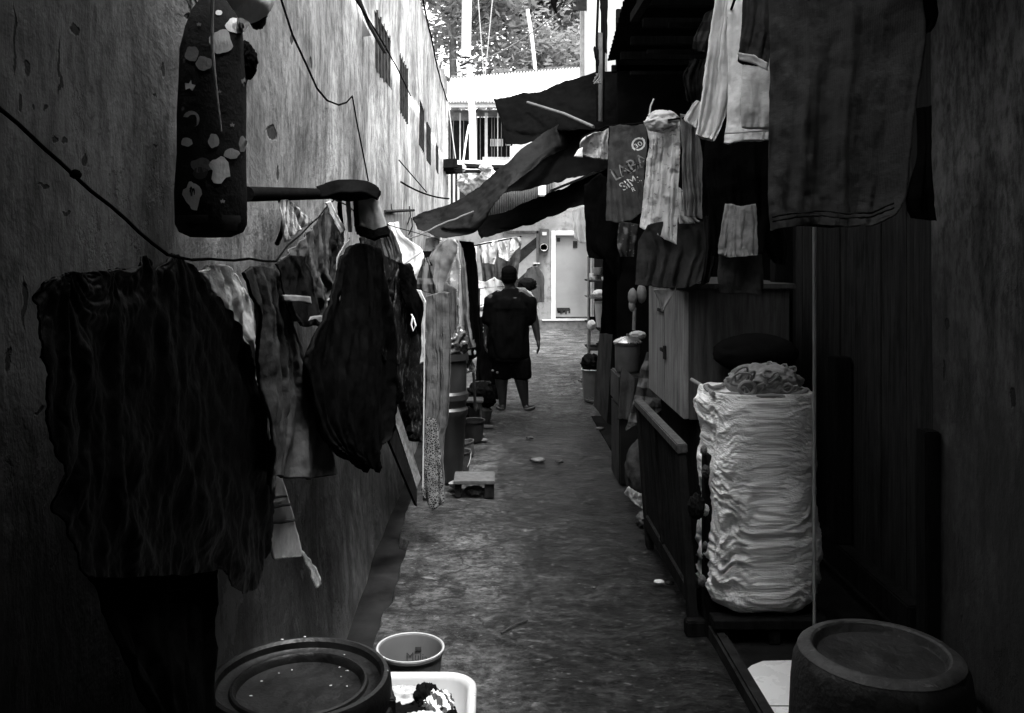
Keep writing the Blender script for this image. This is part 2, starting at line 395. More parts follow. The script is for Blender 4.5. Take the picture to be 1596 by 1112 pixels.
def plaster_material(name, spots, c=.42, dark=.5, near=None):
    m, N, L, b = base_mat(name, .93, .15)
    ge = N.new('ShaderNodeNewGeometry')
    def wc(s=(1, 1, 1)):
        m_ = N.new('ShaderNodeMapping'); m_.inputs['Scale'].default_value = s; L.new(ge.outputs['Position'], m_.inputs[0]); return m_.outputs[0]
    v = wc(); vs = wc((1, 1, .2))
    n1 = nse(N, L, vs, 7, 9, .74, 0); n2 = nse(N, L, v, 1.3, 7, .68, .3); n3 = nse(N, L, wc((1, 1, .45)), 30, 6, .68, 0)
    col = ramp(N, L, n2, [(.34, c * .42), (.52, c * .95), (.66, c * 1.3)])
    col = mixc(N, L, .95, col, ramp(N, L, n1, [(.34, .18), (.48, .75), (.62, 1)]), 'MULTIPLY')
    col = mixc(N, L, .8, col, ramp(N, L, n3, [(.38, .35), (.52, .9), (.62, 1)]), 'MULTIPLY')
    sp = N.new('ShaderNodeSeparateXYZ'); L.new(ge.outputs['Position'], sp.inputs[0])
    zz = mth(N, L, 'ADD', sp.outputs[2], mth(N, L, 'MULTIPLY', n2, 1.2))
    lowd = ramp(N, L, mth(N, L, 'MULTIPLY', zz, .4), [(.66, 1), (.95, 0)])    # shade painted into the lower wall, blotched by noise
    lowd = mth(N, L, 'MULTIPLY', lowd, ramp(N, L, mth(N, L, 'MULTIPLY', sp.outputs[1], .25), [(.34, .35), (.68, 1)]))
    low_shade = mth(N, L, 'MULTIPLY', lowd, ramp(N, L, nse(N, L, v, 5, 8, .75, .3), [(.35, .72), (.6, .97)]))
    col = mixc(N, L, low_shade, col, mixc(N, L, .5, .035, mixc(N, L, 1.0, .10, n1, 'MULTIPLY')))
    if near:   # shade of the near stretch painted into the limewash
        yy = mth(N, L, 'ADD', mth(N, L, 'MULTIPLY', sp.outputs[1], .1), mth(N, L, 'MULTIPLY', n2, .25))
        near_shade = ramp(N, L, yy, [(near[0], 1), (near[1], 0)])
        col = mixc(N, L, mth(N, L, 'MULTIPLY', near_shade, dark), col, c * .05)
    # flaked lower skin
    n6 = nse(N, L, wc((1, 1, .6)), 2.3, 8, .7, .6)
    fl = ramp(N, L, n6, [(.56, 0), (.585, 1)])
    flm = mth(N, L, 'MULTIPLY', fl, ramp(N, L, mth(N, L, 'MULTIPLY', sp.outputs[2], .5), [(.45, 1), (.8, .55)]))
    col = mixc(N, L, mth(N, L, 'MULTIPLY', flm, .35), col, c * .15)
    hole = None
    nd = N.new('ShaderNodeTexNoise'); nd.inputs['Scale'].default_value = 22; nd.inputs['Detail'].default_value = 4; L.new(v, nd.inputs[0])
    sc = N.new('ShaderNodeVectorMath'); sc.operation = 'MULTIPLY_ADD'; sc.inputs[1].default_value = (.05, .05, .05); L.new(nd.outputs['Color'], sc.inputs[0]); L.new(v, sc.inputs[2])
    for (y, z, ry, rz) in spots:
        mp = N.new('ShaderNodeMapping'); mp.vector_type = 'POINT'
        mp.inputs['Scale'].default_value = (0, 1 / ry, 1 / rz); mp.inputs['Location'].default_value = (0, -(y + .025) / ry, -(z + .025) / rz)
        L.new(sc.outputs[0], mp.inputs[0]); ln = N.new('ShaderNodeVectorMath'); ln.operation = 'LENGTH'; L.new(mp.outputs[0], ln.inputs[0])
        d = ramp(N, L, ln.outputs['Value'], [(.75, 1), (1.1, 0)])
        hole = d if hole is None else mth(N, L, 'MAXIMUM', hole, d)
    h = mth(N, L, 'ADD', mth(N, L, 'MULTIPLY', n3, .5), n1)
    if hole is not None:
        col = mixc(N, L, mth(N, L, 'MULTIPLY', hole, .9), col, .02); h = mth(N, L, 'SUBTRACT', h, mth(N, L, 'MULTIPLY', hole, 1.5))
    h = mth(N, L, 'SUBTRACT', h, mth(N, L, 'MULTIPLY', flm, .5))
    L.new(col, b.inputs['Base Color'])
    p = bump(N, L, b, h, .5, .014); p = bump(N, L, b, n2, .5, .06, p); bump(N, L, b, nse(N, L, v, 130, 4, .7), .35, .003, p)
    return m

# ================================================================== GROUND
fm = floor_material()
gm = M('dark_earth', .012, .5, 4, .9, 30, .6)
gv = [(-120, -60, -.07), (120, -60, -.07), (120, 160, -.07), (-120, 160, -.07)]
tag(mesh_obj('ground', gv, [(0, 1, 2, 3)], gm, None, False), kind='structure')
# concrete path: a slab with a broken left edge along the gutter
vs = []; fs = []; nx, ny = 30, 260
for j in range(ny + 1):
    y = -1.5 + 21.4 * (j / ny) ** 1.3
    xl = -.50 + .06 * nz(y * 1.3, 3) + .035 * nz(y * 6, 9) - (.07 if y > 5.5 else 0)
    if y > 9: xl = -.62
    xr = 1.0 + .012 * nz(y * 3, 7) + (0 if y < 6 else min(2.5, (y - 6) * .6))
    for i in range(nx + 1):
        x = xl + (xr - xl) * i / nx
        vs.append((x, y, .0 + .010 * nz(x * 2.2, y * 1.6, 2) + .004 * nz(x * 9, y * 7, 4)))
for j in range(ny):
    for i in range(nx):
        a = j * (nx + 1) + i; fs.append((a, a + 1, a + nx + 2, a + nx + 1))
n0 = len(vs)
for j in range(ny + 1): q = vs[j * (nx + 1)]; vs.append((q[0] - .012, q[1], -.069))
for j in range(ny): fs.append((j * (nx + 1), (j + 1) * (nx + 1), n0 + j + 1, n0 + j))
n0 = len(vs)
for j in range(ny + 1): q = vs[j * (nx + 1) + nx]; vs.append((q[0], q[1], -.069))
for j in range(ny): fs.append((j * (nx + 1) + nx, n0 + j, n0 + j + 1, (j + 1) * (nx + 1) + nx))
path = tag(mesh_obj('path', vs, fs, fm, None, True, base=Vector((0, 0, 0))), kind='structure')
# right kerb beside the drain
kb = MB(); kb.box((1.0, 2.4, -.05), (1.06, 4.2, .07), .012); 
tag(kb.build('kerb', M('dark_kerb', .02, .5, 8, .8, 40, .8), None, True), kind='structure')
df = MB(); df.box((1.062, -1.5, -.06), (3.4, 9.5, .012)); tag(df.build('side_floor', M('dark_screed', .012, .5, 5, .85, 40, .6), None, False), kind='structure')
tl = thing('floor_tiles', 'white glazed tiles with clipped corners set in floor beside the upturned tub', 'tiles', (1.25, 3.5, .012))
tm = M('white_glaze', .78, .06, 3, .3, 20, .05, .5, kind='spots', c2=.12, k=26)
def tile(poly): MB().prism([(x, y, .022) for x, y in poly], (0, 0, .012)).build('tile', tm, tl)
tile([(1.075, 3.46), (1.34, 3.46), (1.34, 3.84), (1.16, 3.83), (1.10, 3.79), (1.075, 3.76)])
tile([(1.075, 3.14), (1.31, 3.14), (1.34, 3.19), (1.34, 3.45), (1.075, 3.45)])

# ================================================================== LEFT WALL
LX = -.75
def wy(px): return LX * F / (px - HX)
def wz(px, py): return CH - (py - HY) / F * wy(px)
SP = []
for px, py, rx, ry in [(125, 42, 9, 11), (259, 112, 4, 14), (95, 215, 5, 7), (108, 222, 5, 8), (139, 250, 7, 9), (78, 290, 9, 5),
                       (113, 330, 8, 4), (60, 167, 3, 5), (82, 166, 5, 5), (48, 110, 6, 16), (40, 160, 4, 14), (30, 60, 3, 60), (104, 110, 2.2, 50), (420, 208, 9, 13), (452, 62, 3, 9), (482, 100, 2, 11), (430, 270, 2, 12),
                       (246, 153, 3, 3), (246, 226, 3, 3), (20, 560, 4, 22), (45, 470, 5, 40), (60, 640, 8, 5)]:
    y = wy(px); dy = abs(wy(px + rx) - wy(px - rx)) / 2; SP.append((y, wz(px, py), max(dy, .004), ry / F * y))
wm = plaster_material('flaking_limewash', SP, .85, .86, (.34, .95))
wall = thing('plaster_wall', 'tall weathered limewashed wall with streaks, chips and small high windows on the left', 'wall', (LX, 6, 0))
WIN = [(5.83, 6.73, 2.97, 3.34), (7.34, 8.14, 2.92, 3.38), (9.25, 10.1, 2.85, 3.32), (10.5, 11.2, 2.83, 3.25), (12.1, 12.8, 2.85, 3.2)]
Y0, Y1, ZT = -3.0, 15.4, 4.42
ys = sorted(set([Y0, Y1] + [w[i] for w in WIN for i in (0, 1)] + [Y0 + .16 * i for i in range(1, int((Y1 - Y0) / .16) + 1)]))
zs_ = sorted(set([round(.1 * i, 3) - .1 for i in range(0, 46)] + [w[i] for w in WIN for i in (2, 3)] + [ZT]))
def bulge(y, z): return .022 * nz(y * .8, z * .9, 3) + .010 * nz(y * 2.5, z * 2.2, 8) + .004 * nz(y * 8, z * 7, 1) + (.09 * max(0, .55 - z) if z < .55 else 0)
idx = {}; vs = []; fs = []
def wv(y, z):
    k = (round(y, 4), round(z, 4))
    if k not in idx:
        idx[k] = len(vs); zz = z + (.03 * nz(y * 1.4, 5) + .015 * nz(y * 6, 2) if z >= ZT - 1e-3 else 0); vs.append((LX + bulge(y, z), y, zz))
    return idx[k]
for a, b_ in zip(ys, ys[1:]):
    for c, d in zip(zs_, zs_[1:]):
        if any(w[0] - 1e-4 <= a and b_ <= w[1] + 1e-4 and w[2] - 1e-4 <= c and d <= w[3] + 1e-4 for w in WIN): continue
        fs.append((wv(a, c), wv(b_, c), wv(b_, d), wv(a, d)))
for w in WIN:   # reveals
    q = [(w[0], w[2]), (w[1], w[2]), (w[1], w[3]), (w[0], w[3])]
    for (y1, z1), (y2, z2) in zip(q, q[1:] + q[:1]):
        n = len(vs); vs += [(LX + bulge(y1, z1), y1, z1), (LX + bulge(y2, z2), y2, z2), (LX - .16, y2, z2), (LX - .16, y1, z1)]; fs.append((n, n + 1, n + 2, n + 3))
n = len(vs)   # end face, top face, back
vs += [(LX + .02, Y1, -.1), (LX - .25, Y1, -.1), (LX - .25, Y1, ZT), (LX + .02, Y1, ZT)]; fs.append((n, n + 1, n + 2, n + 3))
n = len(vs); vs += [(LX - .25, Y0, -.1), (LX - .25, Y1, -.1), (LX - .25, Y1, ZT - .04), (LX - .25, Y0, ZT - .04)]; fs.append((n, n + 3, n + 2, n + 1))
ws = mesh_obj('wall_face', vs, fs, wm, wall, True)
# a coping course along the top closes the wall
cp = MB()
cp.box((LX - .26, Y0, ZT - .03), (LX - .03, Y1, ZT + .02), .01); cp.build('coping', M('dark_coping', .10, .5, 6, .9, 30, .6), wall, True)
gl = M('dark_pane', .02, .3, 3, .35); ir = M('dark_iron', .035, .5, 14, .7, 60, .5, .3)
for w in WIN:
    o = MB().box((LX - .035, w[0] - .02, w[2] - .02), (LX - .02, w[1] + .02, w[3] + .02)).build('window', gl, wall)
    gmb = MB(); k = 5
    for i in range(k): y = w[0] + (w[1] - w[0]) * (i + .5) / k; gmb.tube([(LX + .0, y, w[2] - .02), (LX + .0, y, w[3] + .02)], .009, 6)
    gmb.build('grille', ir, o, True)
aw = thing('window_awning', 'small folded awning bracket with dark rod below first high window', 'awning', (LX, 5.5, 3.1))
MB().tube([at(555, -12, 5.0), at(575, 38, 5.2), at(600, 82, 5.35)], .012).build('rod', ir, aw, True)
MB().prism([at(565, 30, 5.25), at(578, 56, 5.25), at(565, 58, 5.25)], (-.1, .03, .0)).build('flap', M('grey_tin', .12, .3, 9, .6), aw)

# cables on the wall
blk = M('black_rubber', .005, .3, 20, .9, spec=0)
def onwall(px, py, off=.03): y = (LX + off) * F / (px - HX); return Vector((LX + off, y, CH - (py - HY) / F * y))
rope('wall_cable', [onwall(*p) for p in [(432, -20), (456, 55), (478, 102), (494, 138), (510, 157), (528, 164), (540, 160), (549, 150), (556, 190), (566, 240), (574, 282)]], .0045, blk,
     'black cable sagging across the upper left wall and dropping behind the cap', 'cable', seg=4)
rope('wall_cable', [onwall(*p, .05) for p in [(548, -10), (590, 55), (620, 108), (640, 150)]], .005, blk, 'thin taut wire running past the high windows', 'wire', seg=5)
rope('wall_cable', [onwall(*p, .02) for p in [(657, -8), (668, 40), (680, 100), (688, 130), (697, 158)]], .012, blk, 'dark cable clipped along the top edge of the left wall', 'cable', seg=5, jit=.01)
rope('clothes_line', [onwall(-30, 150, .1), onwall(118, 272, .12), onwall(258, 400, .17), onwall(432, 408, .2), at(520, 312, 3.4), at(600, 350, 5.0), at(700, 378, 8.2)], .0030, blk,
     'black clothes line running along the left wall above the laundry', 'clothes line', seg=6, jit=.01)
kn = crumple('line_knot', onwall(118, 272, .12), (.007, .012, .007), blk, None, 'dark knot of string on the clothes line near the camera', 'knot', seed=3, sub=3)
# ================================================================== FAR HOUSES, ROOFS, TREES, SKY SIDE
white = M('pale_paint', .72, .12, 5, .8, 30, .2); plas2 = M('pale_plaster', .55, .22, 3, .9, 30, .3)
dkw = M('dark_wood', .012, .5, 10, .8, 60, .6, kind='wood'); mdw = M('mid_wood', .12, .4, 10, .8, 60, .6, kind='wood')
bh = thing('back_house', 'two storey house closing the alley, pale ground floor under a bright tin roof', 'house', (1, 20, 0))
YB = 20.0
def bx(x0, y0, x1, y1, z): a = at(x0, y0, z); b = at(x1, y1, z); return a, b     # pixel rectangle at distance z
def rect(mb, x0, y0, x1, y1, z, d, bev=0):
    a, b = bx(x0, y0, x1, y1, z); return mb.box((a.x, z, b.z), (b.x, z + d, a.z), bev)
m_ = MB(); m_.box((-3, YB, .0), (-.0 + at(862, 0, YB).x, YB + .2, 3.4)); a, b = bx(862, 362, 921, 497, YB)
m_.box((a.x, YB, a.z), (b.x, YB + .2, 3.4)); m_.box((a.x, YB, 0), (b.x, YB + .2, b.z)); m_.box((b.x, YB, 0), (4.2, YB + .2, 3.4))
gw = m_.build('wall', M('stained_plaster', .31, .25, 2.2, .9, 30, .35, kind='metal'), bh)
dr = MB(); rect(dr, 864, 367, 920, 494, YB + .06, .04); d = dr.build('door', M('worn_pale_door', .31, .15, 1.4, .75, 20, .2), bh)
fr = MB(); rect(fr, 859, 360, 866, 499, YB - .03, .1, .008); rect(fr, 866, 360, 922, 366, YB - .03, .1, .008); rect(fr, 916.5, 366, 922, 499, YB - .03, .1, .008)
fr.build('door_frame', white, bh, True)
for q in ((868, 371, 873, 377), (893, 376, 900, 387), (868, 480, 888, 485)): hb = MB(); rect(hb, *q, YB + .05, .009); hb.build('hinge', ir, d)
wv_ = MB(); random.seed(7)
for i in range(10): x = random.uniform(868, 890); rect(wv_, x, 484 + random.uniform(-3, 1), x + 3, 488 + random.uniform(-1, 2), YB + .052, .01)
wv_.build('worn_patch', M('grime', .06, .4, 30), d)
st = MB(); a, b = bx(842, 499, 918, 508, YB - .3); st.box((a.x, YB - .35, 0), (b.x + .3, YB - .002, a.z)); st.build('doorstep', M('step_dark', .16, .4, 9, .9), bh)
st = MB(); a, b = bx(845, 498, 916, 500, YB - .35); st.box((a.x, YB - .37, b.z), (b.x, YB - .351, a.z)); st.build('step_edge', white, bh)
# board with diagonal stripes left of the meter
dg_ = MB(); rect(dg_, 786, 364, 837, 470, YB - .06, .05); bd = dg_.build('striped_board', M('board_grey', .35, .2, 6, .85), bh)
for p in ([(838, 368), (838, 385), (786, 432), (786, 410)], [(838, 408), (838, 455), (822, 470), (786, 470), (786, 455)]):
    MB().prism([at(x, y, YB - .065) for x, y in p], (0, .004, 0)).build('stripe', M('board_dark', .03, .4, 9, .85), bd)
fr = MB(); rect(fr, 836, 360, 839.5, 470, YB - .09, .08); rect(fr, 786, 360, 839.5, 364, YB - .09, .08); fr.build('board_frame', mdw, bd)
# electric meter
em = thing('electric_meter', 'small round glass electric meter on the pale wall left of door', 'meter', at(848, 392, YB - .1))
mb = MB(); rect(mb, 841, 357, 856, 391, YB - .1, .09, .015); mb.build('case', M('meter_grey', .10, .3, 8, .5), em, True)
mb = MB(); c = at(848, 386, YB - .12); mb.lathe([(0, -.02), (.07, -.02), (.085, .0), (.08, .03)], (c.x, c.y, c.z), 24, tilt=Matrix.Rotation(R(90), 3, 'X')); mb.build('dial', M('glassy_white', .7, .1, 5, .15), em, True)
mb = MB(); rect(mb, 845, 362, 852, 367, YB - .11, .02); mb.build('plate', white, em)
pj = MB(); c = at(859, 411, YB - .05); pj.box((c.x - .4, YB - .1, c.z - .01), (c.x - .25, YB - .002, c.z + .015), .004)
bld(pj, 'wall_bracket', white, 'small pale bracket on back wall beneath the electric meter', 'bracket')
# corrugated fascia
def corr(mb, P00, P10, P01, P11, n=40, amp=.015, nv=1):
    P00, P10, P01, P11 = map(Vector, (P00, P10, P01, P11)); nrm = (P10 - P00).cross(P01 - P00).normalized(); vs = []; fs = []
    for j in range(nv + 1):
        for i in range(n * 6 + 1):
            u = i / (n * 6); v = j / nv
            p = (P00.lerp(P10, u)).lerp(P01.lerp(P11, u), v); vs.append(p + nrm * amp * math.sin(2 * math.pi * n * u))
    w = n * 6 + 1
    for j in range(nv):
        for i in range(n * 6): a = j * w + i; fs.append((a, a + 1, a + w + 1, a + w))
    return mb.add(vs, fs)
def solid(o, t): m = o.modifiers.new('solid', 'SOLIDIFY'); m.thickness = t; m.offset = 0; return o
cm = MB(); corr(cm, at(742, 276, 19.5), at(862, 262, 19.5), at(742, 345, 19.5), at(862, 338, 19.5), 34, .02)
o = solid(cm.build('corrugated_fascia', M('dull_tin', .07, .4, 4, .6, 30, .3), bh, True), .004)
cn = MB(); rect(cn, 839, 278, 851, 306, 19.3, .12, .03); bld(cn, 'grey_canister', white, 'pale cylinder shaped box above corrugated sheet at the alley end', 'box', smooth=True)
# upper storey
m_ = MB(); m_.box((-3.2, 22.0, 3.45), (-.45, 22.15, 5.1)); m_.box((-3.2, 22.9, 3.45), (4, 23, 5.1)); m_.build('upper_back_wall', M('veranda_dark', .015, .5, 3, .9), bh)
m_ = MB(); rect(m_, 799, 188, 870, 262, 20.6, .12); uw = m_.build('tiled_wall', M('small_tiles', .42, .15, 4, .7, kind='checks', c2=.3, k=1.3), bh)
fr = MB(); rect(fr, 795, 228, 800, 256, 20.5, .1); rect(fr, 752, 245, 800, 250, 21.5, .08); fr.build('white_frame', white, bh)
m_ = MB(); a, b = bx(690, 250, 800, 257, 20.4); m_.box((-1.3, 20.4, b.z), (b.x + 1.2, 22.9, a.z)); m_.build('balcony_floor', plas2, bh)
m_ = MB(); a, b = bx(700, 158, 795, 167, 20.6); m_.box((a.x - .05, 20.6, b.z), (2.2, 20.7, a.z)); m_.build('roof_fascia', white, bh)
for x0, x1 in ((755.5, 760), (716, 718), (775, 776.5), (742, 743.5)):
    m_ = MB(); rect(m_, x0, 176, x1, 250, 20.9, .08); m_.build('post', M('post_grey', .35, .2, 6, .8), bh)
m_ = MB(); rect(m_, 697, 172, 800, 182, 21.4, .05); rect(m_, 697, 176, 735, 188, 21.3, .05); m_.build('beam', M('beam_grey', .14, .4, 6, .8), bh)
m_ = MB(); rect(m_, 764, 217, 784, 228, 22.8, .05); rect(m_, 788, 217, 796, 227, 22.8, .05); wi = m_.build('window', white, bh)
m_ = MB(); random.seed(5)
for x in (701, 706, 722, 748, 766, 770, 781, 789):
    rect(m_, x, 182, x + 1.1, 250, 21.8, .03)
m_.build('curtain_rail', M('thin_grey', .2, .2), bh)
m_ = MB(); corr(m_, at(690, 159, 20.5), at(960, 159, 20.5), (at(703, 122, 24.5)), at(985, 100, 24.5), 60, .03)
rf = solid(m_.build('roof', M('bright_tin', .50, .2, 3, .6, 20, .1), bh, True), .01)
m_ = MB(); random.seed(9)
for i in range(16):
    x = 766 + i * 9.5; y = 113 - i * .45 + random.uniform(-1.5, 1.5); rect(m_, x, y - random.uniform(1, 5), x + 10, y + 2.5, 24.6, .1)
m_.build('ridge_tiles', M('mossy_ridge', .12, .5, 10), rf)
# bits of debris on the roof eave at left
m_ = MB(); m_.tube([at(716, 103, 22.5), at(726, 97, 22.5), at(738, 103, 22.5)], .02, 6); rect(m_, 703, 118, 730, 121, 24.4, .1)
m_.build('roof_edge_scrap', M('mossy_ridge'), rf)
# white utility post
up = thing('utility_pole', 'thick white pole standing in front of the veranda with loose stay rod', 'pole', at(737, 255, 19.2))
MB().tube([at(738, 300, 19.4), at(736, 180, 19.4), at(731, 101, 19.4)], [.085, .075, .065], 16).build('shaft', white, up, True)
MB().tube([at(722, 252, 19.0), at(727, 215, 19.1), at(731, 195, 19.3)], .02, 8).build('stay', white, up, True)
MB().tube([at(717, 330, 18.5), at(721, 262, 18.7)], .035, 8).build('lower_stay', white, up, True)
MB().tube([at(716, 104, 19.3), at(731, 97, 19.3), at(740, 101, 19.4)], .018, 6).build('cross_arm', dkw, up, True)
pole2 = MB().tube([at(726, 90, 28), at(727, 40, 28), at(728, -20, 28)], .16, 12)
bld(pole2, 'far_pole', M('far_pole_grey', .45, .1), 'grey pole rising in front of the trees above white post', 'pole', smooth=True)
bld(MB().tube([at(835, 115, 25), at(829, 60, 25), at(822, 15, 25)], .05, 8), 'bamboo_pole', white, 'slim pale leaning pole on the tin roof ridge', 'pole', smooth=True)
# overhead wires
for i, (p, q, w) in enumerate([((735, 100), (905, -10), 'upper'), ((745, -5), (757, 160), 'steep'), ((768, -5), (752, 160), 'crossing'), ((697, 150), (712, 262), 'left hand')]):
    rope('overhead_wire', [at(*p, 20), at(*q, 19 if i else 14)], .012, M('wire_grey', .25, .2), '%s thin pale wire stretched before the trees and roof' % w, 'wire', 'wires in front of the trees', sag=.15 if i == 0 else 0, seg=10)
# timber rack across the alley end of the left wall
rk = thing('timber_rack', 'rough black timber platform with rags fixed to far end of left wall', 'rack', at(680, 275, 15.2))
m_ = MB(); a, b = bx(653, 250, 712, 264, 14.2); random.seed(12)
for i in range(7): y_ = 14.0 + i * .15; m_.box((LX - .3, y_, b.z + random.uniform(-.02, .03)), (b.x + random.uniform(-.12, .08), y_ + .13, a.z + random.uniform(-.05, .02)), 0, Matrix.Rotation(random.uniform(-.06, .06), 3, 'Y'))
m_.build('deck', dkw, rk)
m_ = MB(); a, b = bx(653, 262, 660, 310, 14.0); m_.box((a.x, 14.0, b.z), (b.x, 14.2, a.z)); m_.build('bracket', dkw, rk)
m_ = MB(); m_.tube([at(662, 269, 14.6), at(800, 266, 17.5)], .03, 6); m_.tube([at(700, 258, 14.8), at(800, 262, 17.5)], .045, 6); m_.build('rail', dkw, rk, True)
for i, (x, s) in enumerate([(700, 1), (712, 1.3), (690, .8), (757, 1)]):
    crumple('rag', at(x, 262, 14.8 + i * .3), (.10 * s, .08, .06 * s), [dkw, plas2][i % 2], rk, seed=i, sub=4, amp=.7)
# narrow far houses: pale planks left of the veranda and below
fh = thing('side_house', 'pale narrow house flank with bars glimpsed past the left wall end', 'house', (-1.2, 17, 0))
m_ = MB(); m_.box((-2.6, 17.2, 0), (-.86, 17.3, 3.3)); m_.build('wall', plas2, fh)
m_ = MB()
for x in (693, 699, 706, 713): rect(m_, x, 264, x + 3, 345, 16.8, .05)
m_.build('bars', white, fh)
m_ = MB(); rect(m_, 698, 268, 735, 350, 17.6, .05); m_.build('shutter', M('shutter_dark', .03, .4), fh)
m_ = MB(); m_.box((-1.05, 15.6, 3.3), (-.82, 17.1, 4.9)); m_.build('corner_post', M('streak_grey', .2, .5, 12), fh)
hp = crumple('plant_basket', at(745, 282, 16.5), (.28, .2, .27), M('light_leaves', .45, .5, 20, .9, 60, .8), None, 'pale leafy heap of rags hung below the balcony', 'plant', seed=12, amp=.9)

# trees
def tree(seed, c, hgt, rad, n, label, leafsize, mleaf, branches=7):
    random.seed(seed); c = Vector(c)
    t = thing('leafy_tree', label, 'tree', c, 'trees beyond the roofs')
    mb = MB(); mb.tube([c, c + Vector((.1, 0, hgt * .3)), c + Vector((-.15, .1, hgt * .6)), c + Vector((0, 0, hgt * .85))], [.28, .22, .14, .05], 10)
    tips = []
    for i in range(branches):
        a = random.uniform(0, 6.28); s = c + Vector((0, 0, hgt * random.uniform(.35, .7))); L_ = rad * random.uniform(.6, 1)
        m1 = s + Vector((math.cos(a) * L_ * .5, math.sin(a) * L_ * .5, L_ * .35)); e = s + Vector((math.cos(a) * L_, math.sin(a) * L_, L_ * random.uniform(.4, .9)))
        mb.tube([s, m1, e], [.09, .05, .015], 6); tips += [m1, e]
        for k in range(3):
            e2 = m1 + Vector((random.uniform(-1, 1), random.uniform(-1, 1), random.uniform(-.2, 1))) * L_ * .45; mb.tube([m1, e2], [.03, .01], 5); tips.append(e2)
    mb.build('trunk', M('bark_grey', .12, .4, 8, .9, 30, .8), t, True)
    cm = MB(); vs = cm.v; fs = cm.f
    clumps = [(p, random.uniform(.35, .75) * rad * .5) for p in tips for _ in range(2)]
    for i in range(n):
        p, r = random.choice(clumps)
        d = Vector((random.gauss(0, 1), random.gauss(0, 1), random.gauss(0, .8))) * r * .55; q = p + d
        u = Vector((random.gauss(0, 1), random.gauss(0, 1), random.gauss(0, .6))).normalized() * leafsize * random.uniform(.6, 1.4); w = u.orthogonal().normalized() * u.length * .45
        k = len(vs); vs += [q - u, q + w, q + u, q - w]; fs.append((k, k + 1, k + 2, k + 3))
    cm.build('crown', mleaf, t)
def leafmat():
    m, N, L, b = base_mat('leaf', .7, .1); v = coords(N, L)
    col = ramp(N, L, nse(N, L, v, 1.2, 4), [(.3, .14), (.7, .26)]); L.new(col, b.inputs['Base Color'])
    tr = N.new('ShaderNodeBsdfTranslucent'); tr.inputs[0].default_value = g(.36); mx = N.new('ShaderNodeMixShader'); mx.inputs[0].default_value = .5
    out = N['Material Output']; L.new(b.outputs[0], mx.inputs[1]); L.new(tr.outputs[0], mx.inputs[2]); L.new(mx.outputs[0], out.inputs[0]); return m
lm = leafmat()
tree(1, (-1.3, 34, 0), 15, 4.2, 7500, 'tall airy tree behind the tin roof on the left of the gap', .17, lm)
tree(2, (1.3, 38, 0), 17, 5.0, 10500, 'broad dense tree in the middle above the tin roof ridge', .18, lm, 9)
tree(3, (4.8, 42, 0), 17.5, 4.6, 7000, 'thin leaved tree at the right of the gap beside pale house', .18, lm)

# ================================================================== RIGHT HOUSE (walls, lean-to roof, upper floor)
rh = thing('right_house', 'dark right hand house with plank wall, lean-to roof and pale upper storey', 'house', (2, 4, 0))
RX = 1.9
rw = plaster_material('right_plaster', [(3.05, 1.35, .05, .05), (3.25, 1.25, .02, .04), (3.75, 1.28, .015, .05), (3.72, 1.48, .02, .03)], .15, .0)
m_ = MB(); n = 30; vs = []; fs = []
for j in range(41):
    for i in range(n + 1):
        y = -3 + 6.85 * i / n; z = 3.4 * j / 40; vs.append((RX + .012 * nz(y * 1.2, z * 1.2, 4), y, z))
for j in range(40):
    for i in range(n): a = j * (n + 1) + i; fs.append((a, a + n + 1, a + n + 2, a + 1))
solid(mesh_obj('near_wall', vs, fs, rw, rh, True), .02)
plank = M('black_planks', .025, .45, 7, .8, 60, .25, kind='wood'); m_ = MB(); y = 3.86; random.seed(3)
while y < 5.6:
    w = random.uniform(.22, .34); dx = random.uniform(-.003, .004)
    m_.box((RX + dx, y, .02), (RX + .03 + dx, y + w - .003, 3.4), .003); y += w
m_.build('plank_wall', plank, rh, True)
m_ = MB(); m_.box((RX - .07, 3.78, .012), (RX - .004, 3.87, 1.02), .006); m_.build('door_post', dkw, rh, True)
m_ = MB(); m_.box((RX - .09, 3.9, .10), (RX - .008, 5.2, .24), .008); m_.build('floor_beam', dkw, rh, True)
m_ = MB(); m_.box((RX - .10, 4.7, .242), (RX - .010, 4.8, 1.22), .006); m_.box((RX - .3, 5.05, .015), (RX - .2, 5.15, 3.3), .006); m_.build('stud', dkw, rh, True)
m_ = MB(); m_.box((2.3, 5.6, .012), (2.4, 20, 3.4)); m_.box((RX, 5.6, .012), (2.3, 5.7, 3.4)); m_.build('lower_wall', M('dark_wall', .01, .5, 3, .9, 30, .5), rh)  # very dark wall colour
# black board added behind cabinet and sack to keep the recess dark
m_ = MB(); m_.box((1.55, 6.3, .012), (2.3, 6.36, 3.0)); m_.build('shade_panel', M('shade_black', .006, .5, 3, .9), rh)
m_ = MB(); corr(m_, (.88, -3.5, 3.47), (.88, 6.0, 3.47), (4.2, -3.5, 3.95), (4.2, 6.0, 3.95), 60, .012)
solid(m_.build('lean_to_roof', M('rusty_tin', .003, .4, 3, .8), rh, True), .006)
m_ = MB(); corr(m_, (.89, 6.0, 3.455), (1.04, 8.0, 3.455), (4.2, 6.0, 3.955), (4.2, 8.0, 3.955), 14, .012)
solid(m_.build('lean_to_roof', M('rusty_tin'), rh, True), .006)
m_ = MB(); y = -3.0
while y < 8: m_.box((.95 if y < 6 else 1.08, y, 3.36), (4.1, y + .06, 3.42)); y += .55
m_.box((.93, -3.4, 3.30), (.98, 6.0, 3.358)); m_.build('rafter', dkw, rh)
m_ = MB()
for y in (2.6, 3.4, 4.2, 5.0, 5.8, 6.6, 7.4): MB().box((1.15, y, 3.22), (2.2, y + .03, 3.25)).build('batten', dkw, rh)
